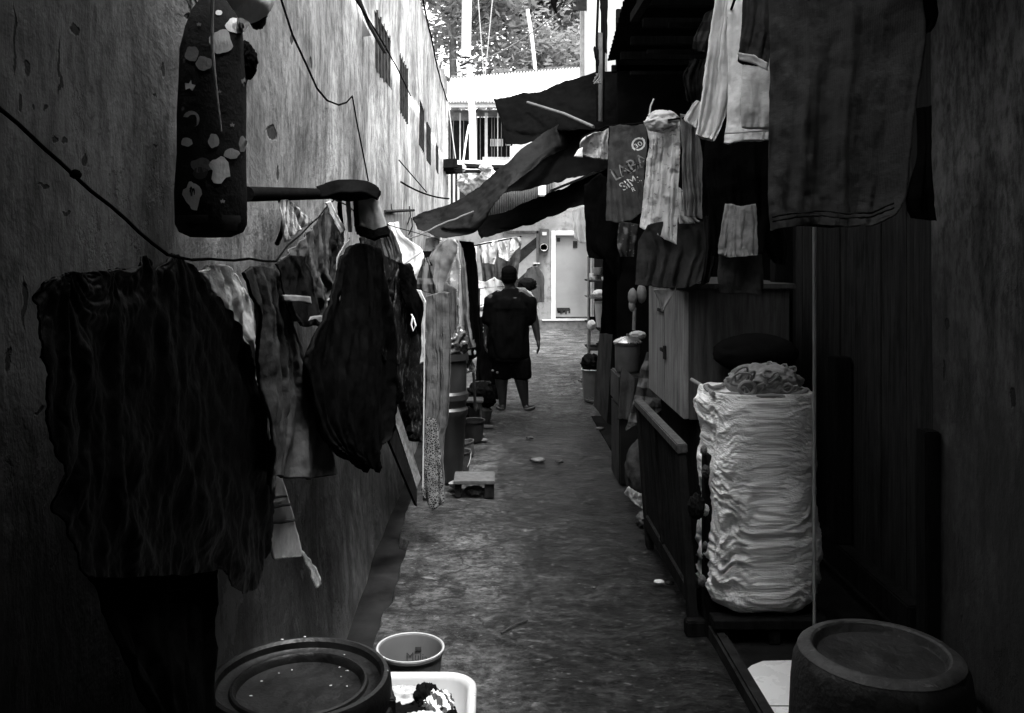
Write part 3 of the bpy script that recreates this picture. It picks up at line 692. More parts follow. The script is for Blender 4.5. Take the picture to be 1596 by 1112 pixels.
# upper storey, pale, jettied over the alley further back
m_ = MB(); m_.box((1.24, 8.1, 3.42), (4.5, 12.0, 8.2)); m_.build('upper_storey', M('bright_render', .75, .10, 3, .85, kind='plain'), rh)
m_ = MB(); m_.box((1.235, 8.08, 3.36), (4.5, 12.02, 3.415)); m_.build('soffit', M('shade_black'), rh)  # underside coloured black to stand in for its shade
m_ = MB(); m_.box((1.12, 7.93, .012), (2.29, 7.99, 3.35)); m_.box((1.12, 8.0, 3.36), (4.4, 8.06, 3.92)); m_.build('shade_sheet', M('shade_black'), rh)  # black sheets added to darken the gap behind the laundry
m_ = MB(); m_.box((1.20, 9.6, 3.5), (1.236, 9.66, 8.1)); m_.box((1.19, 11.9, 3.4), (1.236, 12.02, 8.1)); m_.build('corner_trim', M('trim_grey', .3, .3), rh)
m_ = MB(); a, b = bx(893, -30, 903, 16, 11.6); m_.box((a.x, 11.6, b.z), (b.x + .2, 11.64, b.z + .05)); m_.box((b.x - .03, 11.6, b.z + .052), (b.x + .12, 11.7, b.z + .6)); m_.build('window_frame', ir, rh)
# unseen roof and end wall, added to keep light off the near alley
m_ = MB(); corr(m_, (LX - .2, -3.5, 3.30), (LX - .2, 1.75, 3.30), (.86, -3.5, 3.42), (.86, 1.75, 3.42), 34, .012)
solid(m_.build('blocker_roof', M('rusty_tin'), rh, True), .006)
m_ = MB(); m_.box((-1.1, -3.7, 0), (4.2, -3.52, 4.2)); m_.build('blocker_wall', M('blocker_grey', .06, .3, 3, .9), rh)
# drain pipes at the corner between lean-to and upper storey
dp = thing('drain_pipe', 'dark pair of pipes bound with rope rising at corner of lean-to roof', 'pipe', at(935, 330, 8.0))
MB().tube([at(938, 190, 8.05), at(940, 60, 8.05), at(940, -20, 8.05)], .022, 10).build('thin_pipe', blk, dp, True)
MB().tube([at(931, 190, 8.0), at(930, 60, 8.0), at(933, -20, 8.0)], .012, 10).build('thick_pipe', blk, dp, True)
MB().tube([at(934, 190, 8.02), at(934, 52, 8.02)], .03, 10).build('pipe_stub', M('stub_grey', .08, .3), dp, True)
mb = MB()
for i in range(3): mb.tube([at(925 + i * 2, 128 - i * 6, 7.9), at(935, 112 + i * 3, 7.88), at(934 + i, 122 + i * 4, 7.86), at(926 + i * 3, 131 - i, 7.86)], .008, 6)
mb.build('rope_tie', M('rope_grey', .1, .3), dp, True)
cloth('hanging_rag', [[(926, 72), (932, 76)], [(924, 78), (933, 90)], [(930, 100), (933, 102)]], 7.95, blk, 'small black rag snagged on the drain pipe', 'rag', nu=8, nv=8)
cloth('hanging_rag', [[(934, -5), (948, -5)], [(937, 30), (946, 40)], [(941, 80), (945, 84)]], 7.8, blk, 'long narrow black strip hanging beside the pale upper wall', 'rag', nu=8, nv=14)
cloth('hanging_rag', [[(857, -10), (872, -10)], [(860, 8), (868, 6)], [(866, 22), (868, 22)]], 12.5, blk, 'black scrap dangling against the trees at top of gap', 'rag', nu=8, nv=8)
# steel pole in front of the recess
bld(MB().tube([(1.405, 3.9, .013), (1.405, 3.9, 3.34)], .0075, 12), 'steel_pole', M('dull_steel', .34, .25, 6, .4, 60, .2, .5, .5), 'thin grey steel pole standing upright beside the white sack', 'pole', smooth=True)

# tarpaulins over the alley
tarp = M('black_tarp', .003, .3, 6, .8, spec=0); gt = M('grey_tarp', .013, .3, 2, .8, 60, .4, spec=.1)
cloth('tarpaulin', [[(768, 155, 8.8), (800, 150, 8.8), (850, 140, 8.8), (926, 112, 8.9), (985, 108, 8.6)], [(772, 168, 8.5), (779, 195, 8.5), (860, 180, 8.5), (990, 150, 8.4)], [(790, 224, 8.2), (815, 225, 8.2), (862, 203, 8.3), (990, 205, 8.2)]],
      8.5, tarp, 'black tarpaulin sloping down from the lean-to corner, uppermost of three', 'tarpaulin', 'tarpaulins over the alley', folds=1.4, amp=.08, wr=.010, nu=60, nv=40, jit=2.5)
cloth('tarpaulin', [[(641, 340, 8.5), (700, 318, 8.3), (745, 293, 8.1), (800, 245, 8.0), (850, 206, 8.2), (900, 178, 8.7)],
                    [(646, 352, 8.3), (690, 350, 8.1), (742, 330, 7.9), (800, 275, 7.8), (845, 236, 8.0), (905, 195, 8.7)],
                    [(652, 358, 8.1), (690, 372, 7.9), (728, 364, 7.75), (752, 342, 7.7), (796, 292, 7.6), (838, 252, 7.9), (905, 215, 8.7)]],
      8, gt, wr=.010, label='sagging translucent grey tarpaulin tied to the left wall, middle of three', cat='tarpaulin', group='tarpaulins over the alley', folds=1.6, amp=.10, nu=90, nv=40, jit=2)
cloth('tarpaulin', [[(818, 232, 8.8), (870, 200, 8.7), (985, 185, 8.4)], [(790, 290, 8.4), (870, 255, 8.3), (985, 235, 8.0)], [(780, 302, 8.2), (850, 288, 8.0), (985, 255, 7.8)]],
      8, tarp, 'black plastic sheet hanging in shade behind the grey tarpaulin', 'tarpaulin', 'tarpaulins over the alley', folds=1.3, amp=.05, wr=.008, nu=40, nv=20, jit=3)
cloth('tarpaulin', [[(735, 344, 9.0), (790, 328, 8.7), (860, 300, 8.4), (948, 262, 8.0), (985, 255, 7.9)], [(742, 356, 8.8), (800, 350, 8.5), (860, 326, 8.2), (985, 280, 7.7)],
                    [(750, 373, 8.6), (820, 350, 8.3), (893, 325, 8.0), (985, 305, 7.6)]],
      8, tarp, 'low black tarpaulin stretched on a bamboo pole, lowest of them all', 'tarpaulin', 'tarpaulins over the alley', folds=1.3, amp=.06, wr=.008, nu=50, nv=24, jit=3)
bld(MB().tube([at(858, 298, 8.35), at(900, 281, 8.2), at(942, 263, 7.95)], .012, 8), 'bamboo_pole', M('bamboo', .30, .3), 'pale bamboo pole along upper edge of the lowest black tarpaulin', 'pole', smooth=True)
bld(MB().tube([at(822, 160, 8.6), at(880, 178, 8.2), at(925, 198, 7.6)], .014, 8), 'bamboo_pole', M('dark_bamboo', .10, .3), 'dark bamboo pole under the uppermost black tarpaulin', 'pole', smooth=True)
rd = thing('wall_bracket_rod', 'horizontal iron rod with wire hooks holding the grey tarpaulin to left wall', 'rod', at(600, 330, 6.5))
MB().tube([at(600, 330, 6.3), at(645, 328, 8.3)], .012, 8).build('rod', ir, rd, True)
for x, y0, y1, zz in ((609, 318, 340, 6.7), (638, 322, 352, 8.0), (641, 340, 366, 8.1)): MB().tube([at(x, y0, zz), at(x + 2, (y0 + y1) / 2, zz - .03), at(x - 4, y1, zz)], .006, 6).build('hook', ir, rd, True)
rope('tie_string', [onwall(625, 284, .02), at(700, 310, 8.3)], .008, blk, 'black string tying the grey tarpaulin to nail in left wall', 'string', sag=.03)
rope('tie_string', [onwall(622, 250, .02), at(665, 300, 8.5)], .005, blk, 'thin black string running steeply down from wall to tarpaulin', 'string')
rope('tie_string', [at(608, 385, 6.6), at(655, 365, 7.2), at(700, 345, 7.6), at(738, 330, 7.9)], .007, M('rope_grey'), 'pale rope tied under the grey tarpaulin edge', 'rope', jit=.01)
cup = crumple('white_cord_coil', at(747, 338, 8.9), (.05, .03, .02), plas2, None, 'white coil of cord tied at left corner of lowest tarpaulin', 'cord', seed=31, sub=4, amp=.6)
# ================================================================== LEFT SIDE LAUNDRY AND THINGS
GL = 'laundry hung along the left wall'
def fab(name, c, **k): k.setdefault('spec', 0); k.setdefault('kind', 'cloth'); k.setdefault('k', 46); k.setdefault('bs', 90); return M(name, c, **k)
f_black = fab('black_cotton', .004, var=.4); f_dark = fab('charcoal_cotton', .012, var=.35); f_mid = fab('grey_cotton', .07, var=.25)
f_grey = fab('mid_grey_cotton', .17, var=.2); f_pale = fab('pale_cotton', .5, var=.15); f_white = fab('white_cotton', .75, var=.1)
# bolster
bo = thing('bolster_pillow', 'long dark bolster printed with stars and moons hung by a cord on left wall', 'bolster', at(330, 372, 2.05))
mb = MB(); c = at(329, 372, 2.05); prof = []; 
for r, y in [(.0, 371), (.045, 370), (.070, 362), (.078, 350), (.0785, 300), (.077, 240), (.0755, 180), (.074, 120), (.071, 80), (.062, 45), (.048, 20), (.03, 2), (.026, -12), (.035, -30), (.0, -40)]:
    prof.append((r, -(y - 372) / F * 2.05))
mb.lathe(prof, c, 64, 1, .95, .03, Matrix.Shear('XZ', 3, (0.02, 0)))
for v in mb.v: v.x += .006 * nz(v.x * 20, v.y * 20, v.z * 12) + (v.z - c.z) * .012; v.y += .005 * nz(v.z * 15, v.x * 20, 3)
f_bol = M('bolster_print', .022, .25, 8, .85, 120, .4, kind='spots', c2=.12, k=17)
body = mb.build('pillow_body', f_bol, bo, True)
mb = MB(); c2 = at(329, 352, 2.05); mb.lathe([(.0792, .022), (.0796, .008), (.072, -.012), (.048, -.024), (.0, -.028)], c2, 48, 1, .95); mb.build('end_cap', fab('end_cap_grey', .045), bo, True)
tree_b = None
def bvh(o):
    bm = bmesh.new(); bm.from_mesh(o.data); b_ = parent_base(o)
    for v in bm.verts: v.co += b_
    t = BVHTree.FromBMesh(bm); bm.free(); return t
def decal(px, poly, o, tree, mat, name, off=.0015):    # printed motif laid on the cloth
    cx, cy = px; z = 2.0; bm = bmesh.new(); pts = [bm.verts.new(at(cx + x, cy + y, z)) for x, y in poly]
    f = bm.faces.new(pts); bmesh.ops.triangulate(bm, faces=bm.faces[:]); bmesh.ops.subdivide_edges(bm, edges=bm.edges[:], cuts=2)
    eye = Vector((0, 0, CH)); bm.verts.ensure_lookup_table(); bm.verts.index_update(); vs = []
    for v in bm.verts:
        d = (v.co - eye).normalized(); h = tree.ray_cast(eye, d)
        vs.append((h[0] - d * .0025) if h[0] else v.co)
    ok = [[v.index for v in f.verts] for f in bm.faces]; bm.free()
    return mesh_obj(name, vs, ok, mat, o, False)
tb = bvh(body)
def star(r, n=5, a0=0, k=.42): return [((r if i % 2 == 0 else r * k) * math.sin(a0 + math.pi * i / n), -(r if i % 2 == 0 else r * k) * math.cos(a0 + math.pi * i / n)) for i in range(2 * n)]
def blob(rx, ry, s=0, n=22, j=.28): return [(rx * math.cos(a) * (1 + j * nz(math.cos(a) * 1.5 + s, math.sin(a) * 1.5)), ry * math.sin(a) * (1 + j * nz(math.cos(a) * 1.5 + s, math.sin(a) * 1.5))) for a in [2 * math.pi * i / n for i in range(n)]]
def moon(r, a0=0, n=12): 
    o = [(r * math.cos(a), r * math.sin(a)) for a in [a0 + math.pi * 1.3 * i / n for i in range(n + 1)]]
    return o + [(r * .75 * math.cos(a) + r * .3 * math.cos(a0 + 3.6), r * .75 * math.sin(a) + r * .3 * math.sin(a0 + 3.6)) for a in [a0 + math.pi * 1.3 * (n - i) / n for i in range(1, n)]]
p_w = M('print_white', .62, .1, 20); p_g = M('print_grey', .17, .15, 20); p_l = M('print_light', .34, .15, 20)
for p, poly, mm in [((296, 134), star(9, 5, .2), p_w), ((370, 40), blob(17, 13, 2), p_w), ((345, 66), blob(17, 20, 5), p_l), ((371, 41), blob(9, 7, 4), p_l), ((299, 84), blob(10, 13, 7), p_g),
                    ((318, 99), blob(13, 11, 9), p_g), ((341, 20), blob(6, 4, 3), p_w), ((298, 186), moon(13, 3.4), p_l), ((291, 222), blob(9, 7, 12), p_w), ((333, 220), blob(8, 12, 13), p_l),
                    ((361, 240), blob(12, 8, 15), p_l), ((342, 263), blob(17, 19, 17, j=.5), p_w), ((314, 258), blob(17, 11, 19), p_g), ((312, 270), blob(12, 10, 21), f_mid), ((300, 303), blob(12, 20, 23, j=.6), p_w),
                    ((299, 299), blob(5, 8, 25, j=.6), f_dark), ((347, 314), star(4), p_l), ((362, 195), star(4), p_g), ((310, 38), star(4), p_g), ((381, 126), star(6), p_g), ((342, 143), star(3.5), p_g), ((378, 225), blob(6, 12, 30), p_g)]:
    decal(p, poly, bo, tb, mm, 'print_motif')
mb = MB(); pts = [at(332, -20, 1.95), at(330, 30, 1.96), at(331, 75, 1.96), at(336, 130, 1.965), at(345, 205, 1.965)]
mb.tube(pts, [.0045, .0045, .004, .003, .002], 8); mb.build('cord', M('flat_cord', .22, .2), bo, True)
crumple('stuffed_toy', at(370, -4, 2.15), (.085, .06, .062), f_white, None, 'pale round stuffed bag squeezed above the star printed bolster', 'bag', seed=5, sub=4, amp=.12)
crumple('dark_bundle', at(400, 14, 2.2), (.022, .04, .046), f_dark, None, 'dark cloth bundle wedged behind the pale stuffed bag', 'bundle', seed=6, sub=4, amp=.4)
crumple('black_tuft', at(381, 95, 2.09), (.026, .035, .040), f_black, None, 'black woolly tuft stuck to right side of bolster', 'tuft', seed=8, sub=5, amp=.45)
cloth('plastic_scrap', [[(283, -6), (302, -6)], [(292, 8), (304, 12)], [(288, 28), (298, 22)]], 2.1, M('clear_scrap', .3, .4, 12, .25), 'torn plastic scrap tucked beside bolster cord', 'scrap', nu=8, nv=8)
# big black raincoat
bp = M('black_plastic', .0028, .4, 7, .48, 26, 1.0, .07)
rc = cloth('black_raincoat', [[(70, 440), (110, 425), (165, 421), (205, 418), (222, 398), (240, 425), (262, 396), (276, 398), (300, 418), (318, 440)],
                              [(60, 520), (120, 500), (200, 480), (260, 470), (330, 475), (370, 510)],
                              [(62, 640), (150, 640), (270, 640), (350, 640), (402, 600)],
                              [(84, 740), (180, 760), (280, 760), (370, 760), (416, 690)],
                              [(112, 840), (200, 850), (290, 860), (370, 850), (421, 800)],
                              [(135, 900), (210, 900), (290, 895), (345, 888), (352, 910), (372, 928), (395, 918), (419, 860)]], 0, bp,
           'huge crumpled black plastic raincoat draped over the line nearest the camera', 'raincoat', GL, plane=-.60, folds=5, amp=.016, nu=220, nv=160, wr=.006, seed=2, top=.5, pinch=[(262, 396), (222, 398), (110, 430)], jit=3)
cloth('black_cloth', [[(90, 770), (335, 780)], [(130, 885), (340, 885)], [(165, 975), (335, 975)], [(202, 1055), (333, 1055)], [(262, 1190), (332, 1190)]], 0, fab('faded_black', .009), 'long black skirt cloth hanging below the crumpled raincoat', 'skirt', GL, plane=-.635, folds=3, amp=.01, nu=50, nv=50)
# pale towel
cloth('towel', [[(308, 424), (328, 414), (348, 414), (366, 428)], [(322, 450), (345, 445), (385, 470)], [(352, 500), (370, 510), (394, 540)], [(385, 600), (400, 600), (412, 620)], [(405, 700), (415, 700), (425, 700)]], 0, f_pale,
      'thick pale towel folded over the line beside the raincoat', 'towel', GL, plane=-.635, folds=2, amp=.01, nu=30, nv=50, thick=.012, wr=.01)
tw = cloth('long_scarf', [[(405, 640), (414, 640)], [(408, 735), (436, 735)], [(416, 805), (454, 800)], [(424, 865), (468, 858)], [(428, 870), (466, 868)]], 0, f_pale,
      'pale striped cloth end hanging below the raincoat with dangling printed tag', 'scarf', GL, plane=-.63, folds=1.2, amp=.003, nu=24, nv=50, thick=.006, wr=.002, jit=.3)
for y in (775, 789, 813): cloth('stitched_band', [[(424 + (y - 775) * .05, y), (447 + (y - 775) * .3, y - 4)], [(424 + (y - 775) * .05, y + 4), (448 + (y - 775) * .3, y)]], 0, f_mid, parent=tw, plane=-.622, nu=8, nv=2, wr=0, amp=0)
cloth('printed_tag', [[(462, 854), (468, 856)], [(478, 880), (486, 878)], [(492, 917), (501, 910)]], 0, M('tag_white', .6, .4, 60, .7), parent=tw, plane=-.63, nu=6, nv=24, wr=.004, amp=.002)
# grey dress
cloth('towel', [[(378, 426), (390, 416), (405, 414), (425, 420), (440, 440)], [(392, 480), (420, 478), (458, 505)], [(405, 560), (445, 560), (482, 600)], [(415, 650), (465, 650), (506, 670)], [(425, 770), (430, 742), (478, 748), (527, 738)]],
      0, fab('towel_grey', .05, var=.35), 'long mid grey towel falling diagonally between raincoat and banded shirt', 'towel', GL, plane=-.56, folds=3.5, amp=.022, nu=70, nv=80, thick=.008, seed=4, skew=.4)
# banded dark shirt
sh = cloth('dark_shirt', [[(430, 412), (450, 398), (475, 400)], [(438, 440), (465, 430), (486, 445)], [(442, 475), (470, 476), (495, 478)], [(452, 500), (476, 510), (500, 506)]], 0, f_dark,
      'black shirt sleeve with one white band and ragged white tip', 'shirt', GL, plane=-.54, folds=2, amp=.01, nu=40, nv=40)
cloth('white_band', [[(439, 460), (460, 460), (483, 463)], [(441, 470), (462, 471), (486, 474)]], 0, f_grey, parent=sh, plane=-.526, folds=1, amp=.002, nu=16, nv=4, wr=.002)
cloth('white_tip', [[(484, 494), (500, 492)], [(481, 501), (492, 498), (501, 507)]], 0, f_grey, parent=sh, plane=-.525, folds=1, amp=.002, nu=10, nv=4, wr=.003)
# grey ribbed shirt over the line
cloth('grey_shirt', [[(438, 404), (455, 388), (480, 362), (500, 335), (512, 315), (530, 345)], [(455, 440), (480, 420), (500, 400), (516, 370), (533, 372)], [(476, 480), (495, 465), (508, 450), (520, 420), (530, 400)], [(492, 512), (500, 505), (508, 480), (516, 460), (524, 462)]], 0,
      fab('rib_grey', .09, var=.35, kind='stripes', k=2.2, c2=.045), 'grey striped shirt slung over the rising line under the black bar', 'shirt', GL, plane=-.60, folds=5, amp=.016, nu=70, nv=60, seed=6, wr=.008)
cloth('white_edge_top', [[(507, 316), (514, 313)], [(516, 338), (524, 334)], [(530, 366), (537, 357)]], 0, f_pale, 'pale cloth strap slanting down right of the grey striped shirt', 'strap', GL, plane=-.56, nu=8, nv=16, wr=.003, amp=.002)
cloth('pale_strap', [[(536, 380), (545, 370)], [(527, 400), (538, 402)], [(523, 430), (529, 428)], [(519, 455), (528, 466)], [(508, 470), (522, 470)]], 0, f_grey, 'thin pale edging strap curling beneath the black cap', 'strap', GL, plane=-.53, nu=8, nv=30, wr=.003, amp=.003)
cloth('net_bag', [[(438, 312), (446, 310), (452, 313)], [(436, 340), (455, 330), (470, 332)], [(442, 378), (465, 360), (484, 345)]], 0, fab('net_stripes', .18, kind='stripes', k=5, c2=.5), 'pale striped net hanging from the black bar', 'net', GL, plane=-.66, folds=4, amp=.006, nu=30, nv=24)
# black bar and cap
br = thing('wall_bar', 'thick black bar sticking out along the left wall', 'bar', onwall(440, 303, .1))
a, b = at(386, 303, 2.5), at(512, 302, 3.6)
MB().tube([Vector((-.68, 2.5, a.z)), Vector((-.655, 3.62, b.z))], .022, 12).build('bar', blk, br, True)
MB().tube([Vector((-.74, 2.62, a.z + .005)), Vector((-.66, 2.62, a.z + .005))], .012, 8).build('bracket', ir, br, True)
MB().tube([onwall(436, 312, .06), onwall(444, 330, .06), onwall(440, 360, .06), onwall(432, 380, .06)], .008, 8).build('hook', blk, br, True)
cap = thing('cap', 'black flat cap hooked over the end of the black bar', 'cap', at(545, 312, 3.55))
crumple('crown', at(544, 297, 3.6), (.118, .1, .042), f_black, cap, seed=14, sub=4, amp=.15)
cloth('peak', [[(493, 292, 3.4), (530, 282, 3.4), (575, 284, 3.5), (592, 300, 3.6)], [(500, 310, 3.35), (530, 300, 3.3), (565, 300, 3.3), (588, 312, 3.5)]], 3.4, f_black, parent=cap, thick=.008, nu=20, nv=8, amp=0)
MB().tube([at(531, 295.5, 3.44), at(541, 294.5, 3.43), at(550, 295.5, 3.44)], .003, 6).build('metal_clip', M('chrome', .7, .1, 5, .3, metal=.6), cap, True)
bg_ = thing('shoulder_bag', 'stiff grey flap bag with black base and straps under the cap', 'bag', at(575, 376, 3.7))
cloth('flap', [[(552, 306), (590, 306)], [(553, 330), (596, 330)], [(556, 352), (580, 360), (603, 352)]], 3.65, fab('flap_grey', .28, var=.12), parent=bg_, folds=1, amp=.006, nu=24, nv=20, thick=.02)
cloth('base', [[(552, 351), (580, 359), (604, 351)], [(556, 366), (582, 374), (606, 368)]], 3.63, f_black, parent=bg_, nu=20, nv=8, thick=.035, amp=.002)
for x in (526, 539, 550): cloth('strap', [[(x, 305), (x + 7, 305)], [(x + 1, 335), (x + 8, 335)], [(x + 4, 362), (x + 10, 362)]], 3.62, f_black if x != 539 else f_grey, parent=bg_, nu=4, nv=12, amp=.001, wr=.002)
# long black dress
cloth('black_dress', [[(530, 405), (545, 385), (560, 380), (575, 382), (592, 388)], [(518, 460), (545, 440), (570, 430), (598, 435)], [(488, 530), (530, 520), (570, 520), (612, 520)], [(478, 570), (530, 600), (575, 600), (616, 600)], [(500, 670), (530, 680), (575, 690), (612, 670)], [(522, 702), (550, 716), (583, 738), (600, 690)]],
      0, f_black, 'long shapeless black dress hanging below the cap', 'dress', GL, plane=-.52, folds=3, amp=.025, nu=70, nv=80, tube=.05, seed=9)
cloth('patterned_shirt', [[(560, 372), (580, 350), (600, 356), (618, 395)], [(562, 430), (585, 420), (625, 440)], [(574, 495), (600, 490), (634, 500)], [(590, 560), (612, 570), (640, 560)]], 0,
      fab('dull_print', .014, kind='floral', c2=.07, k=14), 'dark patterned blouse with faint pale blotches beside the black dress', 'blouse', GL, plane=-.545, folds=4, amp=.03, nu=60, nv=60, seed=11)
cloth('grey_jeans', [[(600, 380), (622, 385)], [(608, 430), (632, 432)], [(612, 470), (642, 470)], [(622, 510), (640, 500)]], 0, f_mid, 'short grey cloth with frayed hem in front of the dark trousers', 'cloth', GL, plane=-.56, folds=3, amp=.014, nu=30, nv=40, seed=12)
cloth('dark_trousers', [[(618, 420), (640, 410), (652, 450)], [(612, 520), (640, 520), (660, 520)], [(612, 600), (640, 610), (662, 600)], [(628, 670), (645, 690), (662, 690)]], 0, fab('dark_slub', .009, kind='floral', c2=.07, k=10), 'long dark trousers between blouse and lace curtain', 'trousers', GL, plane=-.53, folds=3, amp=.03, nu=50, nv=60, tube=.05, seed=13)
cloth('black_jacket', [[(622, 410), (636, 415), (650, 440)], [(626, 450), (645, 455), (660, 480)], [(640, 495), (650, 510), (664, 520)]], 0, f_black, 'short black jacket below the white plastic sheet', 'jacket', GL, plane=-.50, folds=2, amp=.014, nu=30, nv=30, seed=15)
MB_z = MB(); MB_z.tube([at(641, 490, 5.0), at(645, 497, 5.0), at(648, 508, 5.0), at(644, 516, 5.0), at(641, 506, 5.0), at(643, 495, 5.0)], .005, 6)
bld(MB_z, 'key_ring', white, 'small pale ring loop dangling on the black jacket', 'ring', smooth=True)
cloth('white_bag', [[(606, 348), (620, 346)], [(611, 366), (628, 366)], [(608, 386), (620, 378), (640, 384), (658, 390)], [(608, 400), (630, 400), (661, 408)], [(622, 420), (640, 430), (656, 420)], [(636, 432), (640, 438), (650, 428)]], 6.3,
      M('white_plastic', .8, .05, 5, .4, 30, .2), 'bright white plastic bag with twisted neck hanging at the left wall', 'bag', GL, folds=1, amp=.02, nu=30, nv=40, tube=.06)
rope('bag_cord', [at(630, 412, 6.1), at(656, 394, 6.15)], .006, M('wire_grey'), 'short grey cord lying across the white plastic bag', 'cord', seg=3)
cloth('checked_shorts', [[(660, 402), (668, 400)], [(652, 425), (665, 415), (676, 440)], [(645, 450), (660, 455), (684, 462)]], 6.0, fab('dark_check', .03, kind='checks', c2=.2, k=2.5), 'small dark checked shorts with pale panel', 'shorts', GL, folds=2, amp=.02, nu=24, nv=24)
cloth('pale_scarf', [[(650, 452), (656, 454)], [(660, 475), (668, 480)], [(657, 500), (668, 500)], [(656, 530), (667, 530)], [(654, 568), (660, 566)]], 5.6, f_pale, 'narrow curved pale scarf beside the lace curtain', 'scarf', GL, folds=1, amp=.01, nu=10, nv=40, thick=.01)
cloth('pale_cloth', [[(686, 378), (704, 372), (712, 380)], [(668, 405), (690, 396), (710, 395)], [(665, 430), (686, 425), (702, 425)], [(672, 455), (680, 462), (692, 450)]], 7.0, f_grey, 'smooth light grey pennant shaped cloth pinned at the tarpaulin corner', 'cloth', GL, folds=1.2, amp=.03, nu=30, nv=30, seed=17)
cloth('white_blouse', [[(664, 372), (686, 366)], [(660, 395), (684, 392)], [(664, 425), (680, 425)]], 8.2, fab('white_print', .6, kind='floral', c2=.15, k=8), 'white printed blouse half hidden behind the grey pennant cloth', 'blouse', GL, folds=2, amp=.02, nu=20, nv=20)
cloth('black_ribbon', [[(658, 392), (672, 392)], [(662, 403), (668, 403)], [(658, 414), (673, 414)]], 6.0, f_black, 'little black bow of cloth pinned beside the white plastic bag', 'bow', GL, nu=8, nv=10, wr=.01)
lc = cloth('lace_curtain', [[(664, 462), (690, 455), (700, 455)], [(663, 540), (685, 540), (702, 545)], [(661, 620), (680, 620), (700, 640)], [(659, 700), (675, 700), (690, 700)], [(657, 770), (673, 795), (693, 780)]], 5.45, fab('curtain_grey', .09, var=.25), 'tall grey curtain hanging almost to the ground with lace hem', 'curtain', GL, folds=4, amp=.022, nu=60, nv=90, seed=18)
cloth('lace_hem', [[(664, 650), (680, 655)], [(659, 720), (687, 715)], [(657, 772), (673, 797), (693, 782)]], 5.40, fab('lace', .02, kind='lace', c2=.16, k=80), parent=lc, folds=2, amp=.010, nu=40, nv=50)
MB().tube([at(661.5, 470, 5.38), at(661, 600, 5.38), at(659, 760, 5.38)], .004, 5).build('edge_cord', f_pale, lc, True)
cloth('print_cloth', [[(700, 390), (708, 372), (714, 380)], [(694, 430), (706, 425), (718, 430)], [(696, 470), (708, 475), (716, 480)]], 7.2, fab('bright_print', .25, kind='floral', c2=.65, k=9), 'pale patterned slip hanging from the peak of the line', 'slip', GL, folds=2, amp=.02, nu=24, nv=30)
cloth('striped_sarong', [[(706, 378), (714, 372), (722, 390)], [(708, 430), (718, 430), (728, 430)], [(712, 500), (720, 500), (732, 500)], [(716, 545), (724, 545), (738, 540)]], 7.4, fab('sarong', .10, kind='stripes', c2=.22, k=1.6), 'narrow striped grey sarong hanging in long straight folds', 'sarong', GL, folds=3, amp=.03, nu=30, nv=50)
cloth('dark_sarong', [[(692, 440), (712, 450)], [(692, 520), (712, 520)], [(696, 600), (712, 600)]], 6.8, f_mid, 'dark grey wrap behind the lace curtain', 'wrap', GL, folds=3, amp=.03, nu=24, nv=40, seed=31)
cloth('black_sarong', [[(716, 375), (738, 378), (742, 395)], [(720, 440), (732, 440), (745, 440)], [(726, 500), (736, 500), (748, 500)], [(730, 560), (738, 560), (750, 545)]], 8.2, f_black, 'long black sarong next to the striped one', 'sarong', GL, folds=3, amp=.03, nu=30, nv=50)
cloth('grey_vest', [[(588, 345), (612, 360)], [(590, 372), (622, 390)], [(598, 400), (620, 410)]], 4.2, f_mid, 'creased grey vest just beneath the shoulder bag', 'vest', GL, folds=2, amp=.02, nu=24, nv=20, seed=21)
# things on the ground at left
lb = thing('leaning_board', 'scuffed pale edged board leaning against left wall below the laundry', 'board', at(640, 790, 5.2))
MB().prism([at(610, 640, 4.9), at(619, 632, 4.95), at(656, 745, 5.35), at(650, 762, 5.3)], (-.03, .04, 0)).build('edge', M('scuffed_white', .22, .5, 30, .8), lb)
MB().prism([at(608, 643, 4.9), at(650, 764, 5.3), at(650, 790, 5.3), at(608, 690, 4.9)], (-.02, .03, 0)).build('panel', dkw, lb)
mb = MB(); c = at(712, 735, 6.9); c.z = .0
bar = thing('plastic_drum', 'tall dull plastic drum with moulded rings behind the lace curtain', 'drum', (c.x - .02, 6.9, .0)); bx_ = Vector((c.x - .09, 6.9, 0))
MB().lathe([(0, .02), (.13, .02), (.14, .10), (.16, .50), (.175, .52), (.178, .56), (.16, .58), (.165, .62), (.18, .64), (.18, .68), (.165, .70), (.165, .93), (.18, .94), (.18, .99), (.16, .98), (.15, .95), (0, .93)], bx_, 40).build('body', M('drum_grey', .014, .3, 6, .45, 30, .2, .5), bar, True)
crumple('rubbish_bag', bx_ + Vector((0, 0, 1.06)), (.14, .12, .14), M('clear_bag', .04, .6, 9, .3, 30, .4, .5), None, 'crinkled clear rubbish bag sitting on the plastic drum', 'bag', seed=33, amp=.8)
bk = thing('handled_pail', 'dark pail with wire handle standing in front of the drum', 'pail', at(722, 714, 6.3))
c = at(716, 735, 7.0); c.z = .03
MB().lathe([(0, 0), (.07, 0), (.09, .17), (.096, .175), (.096, .185), (.084, .18), (.065, .02), (0, .02)], c, 32).build('body', M('pail_dark', .04, .3, 6, .4), bk, True)
MB().tube([c + Vector((.092 * math.cos(a), -.02 - .03 * math.sin(a), .18 - .16 * math.sin(a))) for a in [math.pi * i / 12 for i in range(13)]], .003, 6).build('handle', f_pale, bk, True)
c = at(712, 752, 6.6); c.z = .03
bld(MB().lathe([(0, .0), (.025, .0), (.045, .02), (.055, .045), (.05, .045), (.04, .022), (0, .008)], c, 32, tilt=Matrix.Rotation(R(-12), 3, 'Y')), 'white_bowl', M('enamel_white', .2, .08, 5, .25, spec=.5), 'small white enamel bowl tipped beside the low bench', 'bowl', smooth=True)
bn = thing('low_bench', 'tiny low wooden bench on the wet path below the lace curtain', 'bench', at(742, 776, 6.45))
a = at(742, 776, 6.45)
